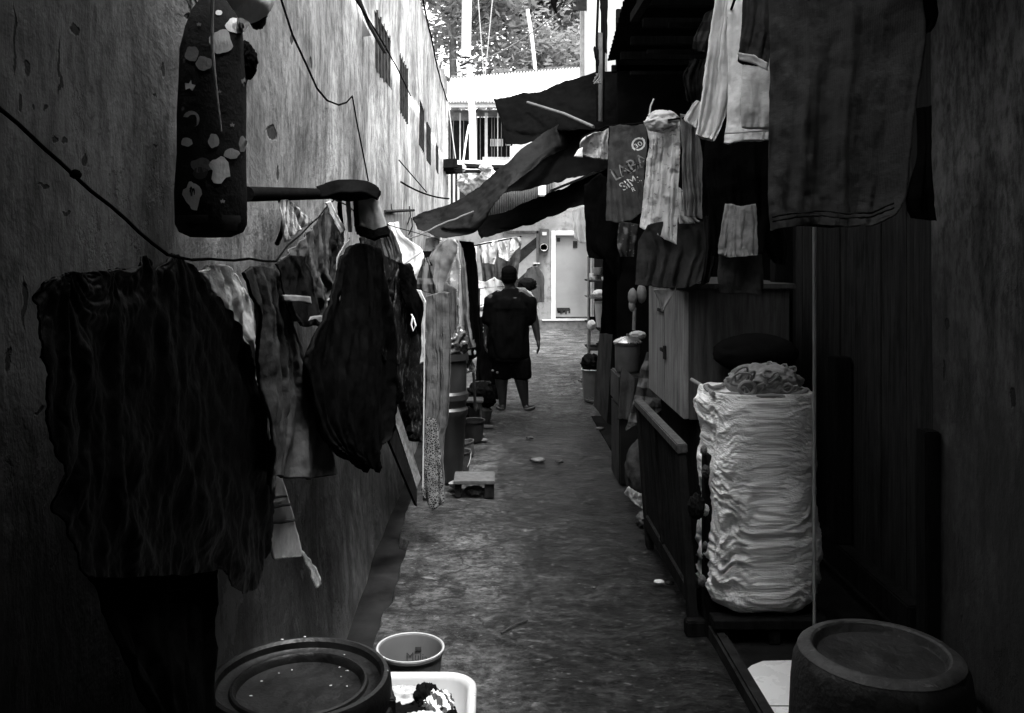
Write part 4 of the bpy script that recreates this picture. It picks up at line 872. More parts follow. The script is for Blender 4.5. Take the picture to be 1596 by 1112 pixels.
MB().box((a.x - .16, 6.40, .105), (a.x + .135, 6.68, .13), .004).build('seat', M('bench_top', .06, .4, 9, .6, kind='wood'), bn, True)
MB().box((a.x + .06, 6.41, .005), (a.x + .13, 6.66, .104), .004).build('leg', dkw, bn, True); MB().box((a.x - .15, 6.42, .005), (a.x - .11, 6.66, .104), .004).build('leg', dkw, bn, True)
crumple('crumpled_wrapper', Vector((a.x - .01, 6.5, .035)), (.06, .04, .03), M('foil_pale', .08, .4, 9, .4), None, 'crumpled pale wrapper lying under the low bench', 'litter', seed=41, sub=4, amp=.9)
# folding chair
ch = thing('folding_chair', 'pale slatted folding chair pushed behind the striped sarongs', 'chair', at(728, 640, 8.3))
def pb(mb, x0, y0, x1, y1, z, r=.014): return mb.tube([at(x0, y0, z), at(x1, y1, z + .1)], r, 6)
m_ = MB(); rect(m_, 715, 546, 742, 554, 8.2, .3, .008); m_.build('seat', white, ch)
pb(MB(), 717, 556, 727, 578, 8.2).build('leg', white, ch, True); pb(MB(), 738, 553, 722, 582, 8.25).build('leg', ir, ch, True); pb(MB(), 722, 582, 738, 578, 8.2, .009).build('stretcher', f_mid, ch, True); pb(MB(), 738, 580, 741, 640, 8.2).build('leg', ir, ch, True); pb(MB(), 722, 582, 720, 650, 8.2).build('leg', ir, ch, True)
cloth('rag', [[(728, 534), (738, 530)], [(728, 545), (740, 542)]], 8.15, f_grey, 'grey rag crumpled on the folding chair seat', 'rag', nu=8, nv=8, wr=.02)
cloth('rag', [[(722, 556), (735, 556)], [(728, 570), (738, 568)], [(734, 580), (742, 578)]], 8.3, fab('rag_print', .15, kind='floral', c2=.4, k=12), 'patterned rag hanging off the folding chair', 'rag', nu=12, nv=14, wr=.02)
# drying rack with dark clothes left of the person
dr_ = thing('drying_rack', 'thin metal clothes rack packed with dark clothes beside the standing person', 'rack', at(762, 640, 10.6))
MB().tube([at(746, 640, 10.6), at(747, 450, 10.6), at(790, 446, 11.2), at(789, 632, 11.2)], .012, 8).build('frame', ir, dr_, True)
MB().tube([at(741, 495, 10.6), at(789, 495, 11.0)], .01, 8).build('rail', ir, dr_, True)
jk = cloth('track_jacket', [[(746, 495), (778, 492)], [(744, 530), (780, 530)], [(742, 570), (776, 572)], [(744, 600), (772, 600)]], 10.5, f_black, 'black jacket with three white stripes on the clothes rack', 'jacket', folds=3, amp=.02, nu=30, nv=30, tube=.08)
for y in (505, 511, 517): m_ = MB(); m_.tube([at(753, y + .3, 10.40), at(761, y, 10.39), at(769, y + .5, 10.40)], .008, 6); m_.build('white_stripe', f_white, jk, True)
m_ = MB(); random.seed(6)
cloth('dark_cloth', [[(758, 560), (780, 560)], [(760, 600), (778, 600)], [(764, 628), (776, 630)]], 10.6, f_black, 'black trouser leg hanging at the foot of the clothes rack', 'trousers', folds=2, amp=.03, nu=16, nv=20)
for i, (x, y, s, mm) in enumerate([(748, 610, .11, f_dark), (742, 640, .12, f_mid), (755, 622, .10, f_black), (768, 578, .013, f_grey), (775, 581, .012, f_grey), (730, 622, .10, f_dark), (738, 614, .05, f_pale), (731, 665, .12, f_dark), (750, 650, .08, f_dark)]):
    q = at(x, y, 9.2); q.z = max(q.z, s * .5)
    crumple('cloth_heap', q, (s, s, s * .8), mm, None, ['dark washing heap under the rack', 'grey washing heap on the path edge', 'black cloth ball beside the rack foot', 'tiny white cloth speck on rack, left one', 'tiny white cloth speck on rack, right one', 'dark bundle behind the drum', 'pale crumpled rag on top of dark bundle', 'dark bundle low behind the pail', 'flat dark bundle by the heel of the person'][i], 'washing', 'washing heaps on the left', seed=50 + i, sub=4, amp=.7)
sl = M('slipper_rubber', .06, .4, 9, .6)
def slipper(x, y, rot, label, mm=sl):
    q = at(x, y, 0.001 + CH * F / (y - HY)); t = thing('slipper', label, 'slipper', (q.x, q.y, .012), 'slippers left on the path')
    mb = MB(); pl = [(.045 * math.cos(a) * (1.05 - .25 * math.cos(a * 1) * 0), .12 * math.sin(a)) for a in [2 * math.pi * i / 20 for i in range(20)]]
    rr = Matrix.Rotation(rot, 3, 'Z'); mb.prism([Vector((q.x, q.y, .014)) + rr @ Vector((a, b, 0)) for a, b in pl], (0, 0, .018)); mb.build('sole', mm, t)
    mb = MB(); mb.tube([Vector((q.x, q.y, .03)) + rr @ Vector(p) for p in ((-.042, .0, 0), (-.015, .05, .03), (0, .07, .005), (.015, .05, .03), (.042, 0, 0))], .006, 6); mb.build('strap', mm, t, True)
slipper(744, 680, .5, 'dark slipper on the left edge of path beyond the bench', sl); slipper(752, 668, 1.2, 'dark slipper turned sideways farther along left edge', sl)
slipper(914, 597, 1.1, 'dark slipper by the small bucket at right', sl); slipper(918, 622, .3, 'dark slipper at foot of leaning panel', sl); slipper(922, 628, .6, 'second dark slipper touching the leaning panel', sl)
# white washing behind the person
G2 = 'washing hung at the far end of the alley'
fl = fab('flower_white', .75, kind='floral', c2=.06, k=4.5, var=.1)
rope('clothes_line', [at(735, 384, 14), at(812, 369, 15.0)], .012, blk, 'far clothes line carrying white flowered washing', 'clothes line', seg=6)
cloth('white_blouse', [[(730, 386), (743, 384)], [(731, 405), (743, 405)], [(733, 425), (742, 430)]], 14, fl, 'narrow white flowered cloth at far left of the far line', 'blouse', G2, folds=2, amp=.04, nu=14, nv=24)
cloth('white_blouse', [[(745, 380), (775, 375)], [(747, 395), (772, 392)], [(752, 410), (768, 412)]], 14.4, fl, 'white flowered blouse in the middle of the far line', 'blouse', G2, folds=3, amp=.06, nu=30, nv=24, seed=5)
cloth('white_blouse', [[(774, 374), (810, 369)], [(776, 388), (800, 384), (812, 382)], [(778, 402), (792, 408), (798, 395)]], 14.8, fl, 'larger white flowered blouse at right of the far line', 'blouse', G2, folds=4, amp=.06, nu=34, nv=24, seed=8)
cloth('grey_curtain', [[(748, 398), (812, 380)], [(750, 420), (810, 410)], [(752, 445), (806, 440)]], 15.5, f_mid, 'dull grey curtain behind the white flowered washing', 'curtain', G2, folds=6, amp=.05, nu=40, nv=24)
cloth('white_sheet', [[(739, 434), (755, 440), (770, 432), (784, 440)], [(741, 455), (760, 458), (785, 455)], [(744, 470), (760, 475), (778, 468)], [(746, 482), (756, 484), (765, 478)]], 12.3, fab('sheet_print', .72, kind='floral', c2=.12, k=5, var=.1), 'white sheet with dark print heaped over a rail left of the head', 'sheet', G2, folds=3, amp=.08, nu=40, nv=30, seed=3)
crumple('white_rag', at(748, 478, 12.2), (.09, .07, .06), f_white, None, 'white rag hanging under the printed sheet', 'rag', seed=61, sub=4, amp=.6)
cloth('rain_jacket', [[(822, 420), (830, 415), (840, 416)], [(816, 435), (832, 430), (847, 432)], [(818, 455), (834, 455), (848, 455)], [(822, 472), (836, 473), (848, 472)]], 19.5, f_mid, 'grey hooded jacket hanging against the far pale wall', 'jacket', G2, folds=2, amp=.05, nu=24, nv=24, tube=.1)
cloth('white_shirt', [[(803, 447), (816, 449), (828, 456)], [(812, 455), (822, 458), (833, 465)], [(828, 472), (834, 478), (841, 484)]], 12.5, f_white, 'white shirt on a hook just beyond the right shoulder of the person', 'shirt', G2, folds=1, amp=.03, nu=16, nv=20)
crumple('dark_bag', at(822, 444, 12.8), (.11, .08, .08), f_dark, None, 'dark speckled bag above the white shirt', 'bag', seed=62, sub=4, amp=.8)
cloth('white_flag', [[(892, 328), (912, 320)], [(893, 350), (913, 350)], [(896, 370), (906, 379), (916, 376)]], 13, f_white, 'bright white cloth with fold marks hanging before the far door', 'cloth', G2, folds=2, amp=.03, nu=20, nv=24)
# litter on the path
def litter(x, y, s, mm, lab, seed, fl=.35): q = at(x, y, CH * F / (y - HY)); crumple('litter', (q.x, q.y, .018 + s * fl * .4), (s, s * .8, s * fl), mm, None, lab, 'litter', 'scraps of litter on the path', seed=seed, sub=3, amp=.9)
lw = M('foil_pale'); 
for i, (x, y, s, mm, lab) in enumerate([(1027, 913, .022, white, 'tiny bright white scrap beside the low gate'), (935, 672, .035, lw, 'pale scrap near the leaning panel'), (838, 722, .05, lw, 'grey leaf like scrap mid path'), (752, 690, .04, lw, 'pale scrap by the slippers'),
        (826, 686, .03, M('leaf_dark', .05), 'dark curled leaf beyond the drain smear'), (872, 724, .03, M('leaf_dark', .05), 'dark curled leaf right of centre'), (1044, 915, .02, M('leaf_dark', .05), 'dark bottle cap beside the bright scrap'), (926, 922, .012, lw, 'tiny pale pebble in mid foreground')]):
    litter(x, y, s, mm, lab, 70 + i)
q0, q1 = at(781, 991, CH * F / (991 - HY)), at(822, 971, CH * F / (971 - HY))
bld(MB().tube([(q0.x, q0.y, .012), (q0.lerp(q1, .5).x, q0.lerp(q1, .5).y + .01, .016), (q1.x, q1.y, .012)], .005, 6), 'twig', M('twig', .03), 'short dark stick lying in the middle foreground', 'stick', smooth=True)

# ================================================================== FOREGROUND LEFT
br_ = thing('barrel', 'large black barrel with scuffed wet lid in the left foreground', 'barrel', (-.507, 2.29, 0))
bc = Vector((-.490, 2.30, 0)); r0 = .232
bmk = M('black_barrel', .008, .5, 5, .42, 40, .4, .3)
MB().lathe([(0, .01), (.20, .01), (.212, .05), (.225, .3), (.22, .5), (.215, .62), (0, .62)], bc, 72).build('body', bmk, br_, True)
lidm = M('barrel_lid', .009, .7, 9, .50, 60, .45, .3, kind='wear', c2=.03)
MB().lathe([(.215, .615), (.232, .62), (.236, .66), (.233, .69), (.226, .703), (.216, .705), (.208, .698), (.205, .682), (.195, .676), (.176, .676), (.172, .684), (.166, .686), (.160, .68), (.157, .664), (.14, .660), (.10, .658), (.07, .661), (.03, .660), (0, .660)], bc, 120).build('lid', lidm, br_, True)
random.seed(44)
for i in range(16):
    a = random.uniform(-2.2, 2.2) + 1.2; r = random.choice([.225, .19, .12, .08, .15]); z = .705 if r > .22 else (.679 if r == .19 else .664); q = bc + Vector((r * math.cos(a), r * math.sin(a), z))
    crumple('paint_chip', q, (random.uniform(.002, .005), random.uniform(.0015, .003), .0012), M('chip_white', .5, .1), br_, seed=i, sub=2, amp=.5)
MB().lathe([(.20, .60), (.242, .605), (.245, .62), (.240, .635), (.215, .632)], bc, 90).build('clamp_ring', ir, br_, True)
for i in range(7):
    a = R(-70 + i * 33); p = bc + Vector((math.cos(a) * .24, math.sin(a) * .24, .625))
    MB().box((p.x - .008, p.y - .012, p.z - .05), (p.x + .008, p.y + .012, p.z + .03), .003, Matrix.Rotation(a, 3, 'Z')).build('clamp_lug', ir, br_, True)
bk2 = thing('small_bucket', 'small grey plastic bucket with faint dark lettering inside, behind white tub', 'bucket', (-.316, 3.53, .0))
bc2 = Vector((-.316, 3.53, .01))
gmk = M('grey_plastic', .085, .12, 4, .5, 40, .15, .4)
MB().lathe([(0, 0), (.10, 0), (.105, .01), (.126, .20), (.1325, .203), (.1335, .212), (.129, .216), (.123, .213), (.120, .203), (.100, .012), (0, .010)], bc2, 72).build('body', gmk, bk2, True)
MB().lathe([(.1285, .2165), (.1335, .2135), (.1335, .2185), (.130, .220), (.1255, .2175)], bc2, 72).build('rim', M('rim_pale', .30, .1, 5, .4), bk2, True)
cu = bpy.data.curves.new('t', 'FONT'); cu.body = 'Mulia'; cu.size = .045; o = bpy.data.objects.new('t', cu); S.collection.objects.link(o)
me = bpy.data.meshes.new_from_object(o.evaluated_get(bpy.context.evaluated_depsgraph_get())); vs = []
for v in me.vertices:
    a = R(105) - v.co.x / .112; rr_ = .1075 + (v.co.y) * .10; vs.append(bc2 + Vector((math.cos(a) * rr_, math.sin(a) * rr_, .115 + v.co.y)))
fs = [tuple(p.vertices) for p in me.polygons]; bpy.data.objects.remove(o); bpy.data.curves.remove(cu)
mesh_obj('lettering', vs, fs, M('letter_dark', .045, .2), bk2, False)
MB().box((bc2.x + .01, 3.637, .165), (bc2.x + .035, 3.640, .18)).build('mark', M('letter_dark'), bk2)
# white tub
tb_ = thing('wash_tub', 'white rectangular plastic tub of washing in the left foreground', 'tub', (-.30, 3.02, .0))
def rrect(hx, hy, r, n=8):
    o = []
    for sx, sy, a0 in ((1, 1, 0), (-1, 1, 90), (-1, -1, 180), (1, -1, 270)):
        for i in range(n + 1): a = R(a0 + 90 * i / n); o.append((sx * (hx - r) + r * math.cos(a), sy * (hy - r) + r * math.sin(a)))
    return o
tc_ = Vector((-.315, 2.99, .01)); prof = [(0, 0, .0), (-.045, .0, .0), (-.012, .22, .0), (.012, .222, .0), (.016, .232, .0), (.012, .244, 0), (-.004, .247, 0), (-.016, .236, 0), (-.05, .012, 0)]
vs = []; fs = []; K = None
prof = [(-.05, 0), (-.018, .215), (.006, .217), (.010, .228), (.008, .241), (-.004, .247), (-.017, .243), (-.024, .225), (-.058, .012)]
for o_, z in prof:
    ring = rrect(.255 + o_, .275 + o_, .10 + o_ * .8); K = len(ring); vs += [tc_ + Vector((x, y, z)) for x, y in ring]
for j in range(len(prof) - 1):
    for i in range(K): a = j * K + i; b = j * K + (i + 1) % K; fs.append((a, b, b + K, a + K))
fs.append(tuple(range(K))[::-1]); fs.append(tuple(range((len(prof) - 1) * K, len(prof) * K)))
mesh_obj('body', vs, fs, M('white_tub_plastic', .38, .05, 3, .35, 20, .1, .5), tb_, True)
GW = 'wet washing inside the white tub'
for i, (dx, dy, z, s, mm, lab) in enumerate([(-.02, -.03, .08, (.19, .2, .07), f_black, 'large black wet garment filling the tub'), (-.10, .08, .125, (.09, .06, .045), fab('pat1', .35, kind='floral', c2=.08, k=16), 'pale patterned cloth at left in the tub'),
        (.01, .10, .13, (.07, .05, .04), fab('pat2', .28, kind='floral', c2=.5, k=16), 'grey patterned cloth at the back of the tub'), (.09, .085, .135, (.045, .05, .05), f_black, 'black cloth knot at the back of tub'),
        (.135, .04, .14, (.045, .07, .04), fab('pat3', .6, kind='stripes', c2=.05, k=7), 'white cloth with dark stripes at right in the tub'), (.10, -.12, .14, (.09, .09, .035), f_pale, 'folded pale cloth at the front of tub'),
        (.16, -.02, .10, (.04, .1, .05), f_black, 'black cloth pressed to right tub side'), (-.14, -.02, .12, (.06, .1, .05), f_black, 'black cloth pressed to left tub side')]):
    crumple('washing', tc_ + Vector((dx, dy + .04, z + .075)), s, mm, None, lab, 'washing', GW, seed=80 + i, amp=.75, sub=5)

# low clutter along the foot of the left wall
ck = M('dark_plastic', .012, .4, 8, .5); ck2 = M('dull_plastic', .05, .3, 8, .5)
def pail(x, y, r, h, mm, name, lab, cat, tl=0):
    zz = CH * F / (y - HY); q = at(x, y, zz); q.z = .012
    return bld(MB().lathe([(0, 0), (r * .8, 0), (r * .86, h * .1), (r, h * .9), (r * 1.08, h * .92), (r * 1.08, h), (r * .95, h * .98), (r * .8, h * .12), (0, h * .1)], q, 32, tilt=Matrix.Rotation(R(tl), 3, 'Y')), name, mm, lab, cat, 'pails and basins at the left wall', smooth=True)
pail(738, 690, .10, .20, ck, 'pail', 'dark pail at left wall just beyond the low bench', 'pail'); pail(746, 662, .12, .16, ck2, 'basin', 'dull basin beyond the dark pail', 'basin', 8)
pail(752, 640, .09, .30, ck, 'pail', 'tall narrow dark pail next to the rack foot', 'pail'); pail(728, 712, .08, .12, ck2, 'basin', 'small dull basin beside the handled pail', 'basin', -12)
pail(757, 622, .13, .22, ck, 'basin', 'broad dark basin under the clothes rack', 'basin')
ps_ = thing('plastic_stool', 'low dark plastic stool pressed against the wall past the drum', 'stool', (at(733, 668, 8.9).x, 8.9, 0)); sx_ = at(733, 668, 8.9).x
MB().box((sx_ - .13, 8.78, .27), (sx_ + .13, 9.02, .295), .008).build('seat', ck2, ps_, True)
for dx in (-.10, .10):
    for dy in (-.09, .09): MB().tube([(sx_ + dx * 1.15, 8.9 + dy * 1.15, .012), (sx_ + dx, 8.9 + dy, .27)], .012, 6).build('leg', ck2, ps_, True)
# ================================================================== RIGHT SIDE LAUNDRY
GR = 'laundry hung along the right side'
rope('clothes_line', [at(905, 215, 6.4), at(945, 197, 5.9), at(1005, 192, 5.2), at(1060, 185, 4.6), at(1130, 176, 3.9)], .005, blk, 'black line carrying the printed shirt and floral pyjamas', 'clothes line', seg=5)
rope('clothes_line', [(1.35, 5.8, 2.75), (.9, 3.3, 2.72), (.80, 1.3, 2.70)], .005, blk, 'upper line at right carrying the large dark tee', 'clothes line', seg=8)
wt = thing('white_trousers', 'white wide legged trousers with one dark slit between the legs, tallest pale thing at right', 'trousers', at(1145, 222, 3.5), GR); fwt = fab('white_trousers', .66, var=.12)
cloth('trouser_leg', [[(1120, -30), (1132, -35), (1150, -30)], [(1112, 20), (1126, 15), (1140, 30)], [(1102, 90), (1120, 88), (1138, 90)], [(1094, 150), (1115, 150), (1136, 152)], [(1088, 195), (1108, 198), (1124, 196)], [(1085, 209), (1100, 215), (1113, 219)]],
      3.62, fwt, parent=wt, folds=1.6, amp=.016, nu=60, nv=80, tube=.04, seed=1)
cloth('trouser_leg', [[(1136, -30), (1170, -30), (1205, -30)], [(1134, 40), (1165, 40), (1205, 40)], [(1135, 110), (1165, 110), (1206, 110)], [(1134, 170), (1165, 170), (1206, 170)], [(1128, 222), (1138, 224), (1165, 219), (1206, 217)]],
      (3.5, 3.35), fwt, parent=wt, folds=1.8, amp=.016, nu=70, nv=80, tube=.05, seed=6)
cloth('hem_fold', [[(1130, 207), (1165, 204), (1204, 203)], [(1130, 210), (1165, 206), (1204, 205)]], (3.46, 3.31), fab('hem_shade', .30), parent=wt, folds=1, amp=0, wr=.001, nu=20, nv=2)
bl = cloth('ringer_shirt', [[(1160, -30), (1215, -30)], [(1156, 50), (1205, 50)], [(1150, 92), (1180, 98), (1196, 104)]], (3.05, 3.0), fab('ringer_dark', .03), 'dark short sleeve with pale cuff overlapping the white trousers', 'shirt', GR, folds=2.2, amp=.014, nu=40, nv=40, tube=.05, seed=2)
cloth('cuff', [[(1150, 82), (1175, 86), (1197, 98)], [(1152, 94), (1176, 100), (1196, 110)]], (2.99, 2.94), fab('cuff_pale', .35), parent=bl, folds=1, amp=.003, nu=20, nv=5, thick=.008, wr=.002)
cloth('white_tee', [[(1157, 95), (1215, 95)], [(1156, 150), (1215, 150)], [(1157, 199), (1215, 201)]], (3.3, 3.2), fab('pale_tee', .50, var=.12), 'short white tee hem showing under the dark pale-cuffed sleeve', 'shirt', GR, folds=2, amp=.01, nu=30, nv=30, tube=.04, seed=3)
dt = cloth('dark_tee', [[(1196, -60), (1260, -70), (1340, -70), (1430, -50)], [(1201, 60), (1280, 60), (1360, 60), (1442, 60)], [(1200, 180), (1280, 180), (1350, 180), (1425, 180)], [(1199, 300), (1270, 300), (1350, 300), (1412, 300)], [(1203, 360), (1240, 352), (1280, 350), (1320, 354), (1360, 352), (1396, 336)]],
      (2.45, 2.05), fab('tee_grey', .05, var=.2), 'very large dark grey tee with double stitched hem at the right', 'shirt', GR, folds=4, amp=.018, nu=110, nv=90, tube=.13, seed=5, top=.25)
for k in (0, 7): cloth('hem_stitch', [[(1204, 345 - k), (1240, 338 - k), (1280, 336 - k), (1320, 340 - k), (1360, 338 - k), (1394, 323 - k)], [(1204, 346.2 - k), (1240, 339.2 - k), (1280, 337.2 - k), (1320, 341.2 - k), (1360, 339.2 - k), (1394, 324.2 - k)]], (2.41, 2.01), f_dark, parent=dt, folds=4, amp=.010, wr=0, nu=60, nv=2)
cloth('dark_sleeve', [[(1400, -40), (1450, -40)], [(1408, 20), (1462, 20)], [(1415, 60), (1450, 50)]], (2.2, 2.2), f_black, 'dark sleeve at the shoulder side of the large tee', 'shirt', GR, folds=2, amp=.01, nu=20, nv=20)
cloth('wall_garment', [[(1428, 170), (1452, 165)], [(1430, 240), (1452, 240)], [(1412, 310), (1455, 300)], [(1420, 340), (1460, 345)]], (3.5, 3.4), f_black, 'small black garment hooked on the plank wall edge behind large tee', 'garment', GR, folds=2, amp=.02, nu=24, nv=24)
cloth('knit_sleeve', [[(1100, 20), (1120, 10)], [(1085, 50), (1115, 50)], [(1078, 76), (1108, 86)]], 4.2, fab('knit_dark', .03, kind='bands', k=3.5, c2=.015), 'dark ribbed knitted sleeve at the left of the white trousers', 'sleeve', GR, folds=1.5, amp=.02, nu=30, nv=30)
cloth('dark_rags', [[(1075, 92), (1105, 90)], [(1064, 120), (1098, 125)], [(1072, 160), (1096, 165)]], 4.3, f_dark, 'tangle of dark straps under the knitted sleeve', 'straps', GR, folds=3, amp=.04, nu=30, nv=24, wr=.03)
cloth('white_cuff', [[(1086, 156), (1096, 160)], [(1066, 182), (1092, 200)], [(1074, 192), (1090, 203)]], 3.8, f_pale, 'crumpled pale cuff poking left of the white trousers', 'cuff', GR, folds=4, amp=.02, nu=20, nv=14, wr=.02)
cloth('black_dress', [[(1100, 205), (1150, 200), (1205, 205)], [(1098, 260), (1150, 260), (1205, 260)], [(1105, 320), (1150, 325), (1200, 320)], [(1110, 400), (1150, 400), (1190, 395)]], (4.0, 3.7), f_black, 'black dress hanging behind the small pale shorts', 'dress', GR, folds=4, amp=.03, nu=50, nv=40, seed=7)
sr = cloth('pale_shorts', [[(1131, 318), (1155, 322), (1178, 318)], [(1126, 350), (1152, 350), (1180, 350)], [(1120, 392), (1150, 384), (1181, 392)], [(1122, 396), (1138, 402), (1180, 398)]], (3.65, 3.5), fab('shorts_pale', .24, var=.2), 'small light grey shorts with gathered hem below the black dress', 'shorts', GR, folds=4.5, amp=.014, nu=60, nv=40, tube=.05, seed=8, wr=.01)
cloth('grey_skirt', [[(1121, 396), (1188, 396)], [(1118, 430), (1190, 430)], [(1122, 457), (1189, 459)]], (3.7, 3.6), fab('skirt_dim', .04), 'plain dim grey skirt directly below the small pale shorts', 'skirt', GR, folds=3, amp=.01, nu=40, nv=24, seed=9)
cloth('dark_strip', [[(1190, 260), (1200, 255)], [(1186, 310), (1204, 310)], [(1190, 380), (1225, 380)], [(1205, 410), (1222, 415)]], 3.9, f_dark, 'dark rag strip between black dress and large tee', 'rag', GR, folds=2, amp=.02, nu=20, nv=24)
# floral pyjama
fp = cloth('floral_pyjamas', [[(1006, 196), (1020, 176), (1040, 172), (1060, 190)], [(1012, 220), (1030, 215), (1060, 216)], [(1008, 250), (1030, 250), (1058, 255)], [(1002, 310), (1025, 312), (1056, 315)], [(997, 355), (1016, 362), (1034, 372), (1054, 382)]],
      (5.0, 4.8), fab('pyjama_print', .52, kind='floral', c2=.09, k=13, var=.2), 'pale floral print pyjamas bunched on the line', 'pyjamas', GR, folds=4, amp=.026, nu=70, nv=70, seed=10, wr=.012)
crumple('gathered_waist', at(1032, 190, 4.85), (.085, .06, .055), fab('pyjama_print', .52), fp, seed=90, amp=.45, freq=1.5)
MB().tube([at(1012, 182, 4.85), at(1014, 166, 4.83), at(1019, 154, 4.82)], .004, 6).build('hook', f_white, fp, True)
cloth('floral_cloth', [[(1004, 360), (1030, 366)], [(1006, 372), (1042, 380)], [(1012, 384), (1038, 384)]], 5.1, fab('print_dim', .14, kind='floral', c2=.04, k=13), 'dim printed cloth showing under the floral pyjamas hem', 'cloth', GR, folds=3, amp=.02, nu=20, nv=10)
cloth('printed_rag', [[(1056, 290), (1066, 296)], [(1056, 330), (1074, 330)], [(1058, 350), (1094, 348)]], 4.75, fab('pyjama_print2', .40, kind='floral', c2=.09, k=13), 'printed cloth strip behind the grey trousers', 'cloth', GR, folds=2, amp=.02, nu=20, nv=20)
cloth('grey_trousers', [[(1060, 178), (1076, 180), (1088, 200)], [(1063, 240), (1078, 240), (1094, 240)], [(1064, 290), (1078, 290), (1094, 290)], [(1066, 338), (1080, 338), (1094, 342)]], 4.55, fab('trouser_grey', .16), 'slim grey trousers to the right of the floral pyjamas', 'trousers', GR, folds=2.4, amp=.03, nu=36, nv=50, seed=12)
# printed shirt with crest and letters
ps = cloth('printed_shirt', [[(950, 197), (965, 195), (985, 196), (1002, 193), (1008, 196)], [(948, 235), (975, 240), (1008, 225)], [(946, 285), (975, 285), (1003, 280)], [(944, 344), (965, 347), (985, 342), (1000, 330)]], (5.6, 5.3), fab('shirt_slate', .055, var=.25), 'dark grey tee with a round crest and white rotated lettering', 'shirt', GR, folds=3, amp=.016, nu=60, nv=60, seed=14, thick=.002, skew=-.3)
lw_ = M('print_ink', .62, .15, 40, .8); ld_ = M('print_outline', .20, .2, 40, .8); lk_ = M('print_black', .015, .2)
project_text('O', 998, 224, 5.3, .115, .0, ps, lw_, 'crest', ps, .8); project_text('30', 998, 224, 5.3, .04, .5, ps, lw_, 'crest_number', ps)
project_text('LABA', 982, 261, 5.4, .115, .45, ps, ld_, 'lettering', ps, .7); project_text('LABA', 980.5, 262.5, 5.4, .085, .45, ps, lk_, 'lettering_fill', ps, .72)
project_text('SIM:', 983, 285, 5.4, .075, .55, ps, lw_, 'lettering', ps, .8); project_text('R', 987, 296, 5.4, .035, .3, ps, lw_, 'lettering', ps, 1)
# cap-like patterned thing at left end
pc = cloth('patterned_hood', [[(926, 206), (940, 204), (948, 200)], [(908, 220), (925, 222), (948, 225)], [(904, 240), (925, 246), (950, 248)]], 6.3, fab('hood_print', .30, kind='floral', c2=.03, k=9), 'patterned child hood cloth with pale tip at the left end of line', 'hood', GR, folds=2, amp=.04, nu=36, nv=30, tube=.05, wr=.012, seed=15)
cloth('pale_tip', [[(902, 232), (908, 230)], [(894, 245), (908, 246)]], 6.25, f_white, parent=pc, nu=6, nv=6, amp=0)
cloth('black_garment', [[(910, 290), (935, 270), (965, 290), (992, 330)], [(911, 340), (935, 340), (990, 350)], [(914, 385), (940, 390), (990, 385)], [(918, 402), (940, 405), (962, 440), (978, 402)]], 6.6, f_black, 'heavy black coat hanging under the bamboo pole at alley edge', 'coat', GR, folds=2, amp=.03, nu=40, nv=40, tube=.08)
cloth('dark_cloth', [[(965, 345), (995, 350)], [(962, 380), (990, 382)], [(968, 400), (988, 402)]], 5.9, fab('dim_print', .06, kind='floral', c2=.3, k=14), 'dim printed rag half under the crest tee', 'rag', GR, folds=2, amp=.02, nu=20, nv=16)
cloth('dark_sheet', [[(940, 390), (965, 395), (992, 395)], [(938, 460), (965, 460), (992, 455)], [(936, 520), (960, 522), (992, 516)]], 8.6, f_black, 'black sheet added to darken the gap between the rack and the steel pot', 'curtain', GR, folds=3, amp=.03, nu=30, nv=30)  # stands in for the darkness of the gap
cloth('long_strip', [[(960, 405), (972, 402)], [(963, 425), (974, 425)], [(970, 448), (975, 446)]], 8.4, f_mid, 'narrow grey ribbed cloth glimpsed between black coat and skirt', 'cloth', GR, folds=3, amp=.01, nu=16, nv=16)
cloth('wide_skirt', [[(996, 376), (1010, 350), (1050, 344), (1095, 345), (1108, 340)], [(992, 400), (1040, 395), (1112, 390)], [(990, 444), (1030, 449), (1070, 450), (1092, 440)]], (5.0, 4.7), fab('skirt_slate', .035, var=.3), 'wide slate grey skirt spread above the wooden cabinet', 'skirt', GR, folds=5, amp=.022, nu=70, nv=40, seed=17)
cloth('dark_drape', [[(1096, 340), (1112, 330)], [(1100, 390), (1116, 390)], [(1092, 446), (1106, 440)]], 4.5, f_dark, 'thin dark drape at right edge of the slate skirt', 'cloth', GR, folds=3, amp=.03, nu=20, nv=24)
cloth('cloth_point', [[(1018, 452), (1054, 450)], [(1026, 468), (1046, 464)], [(1030, 486), (1033, 486)]], 4.85, fab('point_grey', .17), 'pointed grey cloth corner falling over the cabinet top', 'cloth', GR, folds=1, amp=.01, nu=20, nv=16)
tc2 = fab('bag_tan', .2)
for i, (x, y, s) in enumerate([(986, 463, .028), (1000, 458, .03), (985, 476, .02)]): crumple('hanging_bag', at(x, y, 5.6), (s, s, s * 1.9), tc2, None, ['small grey pouch left of cabinet top', 'oval grey pouch touching cabinet top', 'lowest small grey pouch by cabinet'][i], 'pouch', 'small pouches hung beside the cabinet', seed=95 + i, sub=3, amp=.2)
bld(MB().tube([at(989, 480, 6.2), at(988, 515, 6.2)], .012, 8), 'grey_stick', M('stick_grey', .2), 'short grey stick standing behind the steel pot', 'stick', smooth=True)

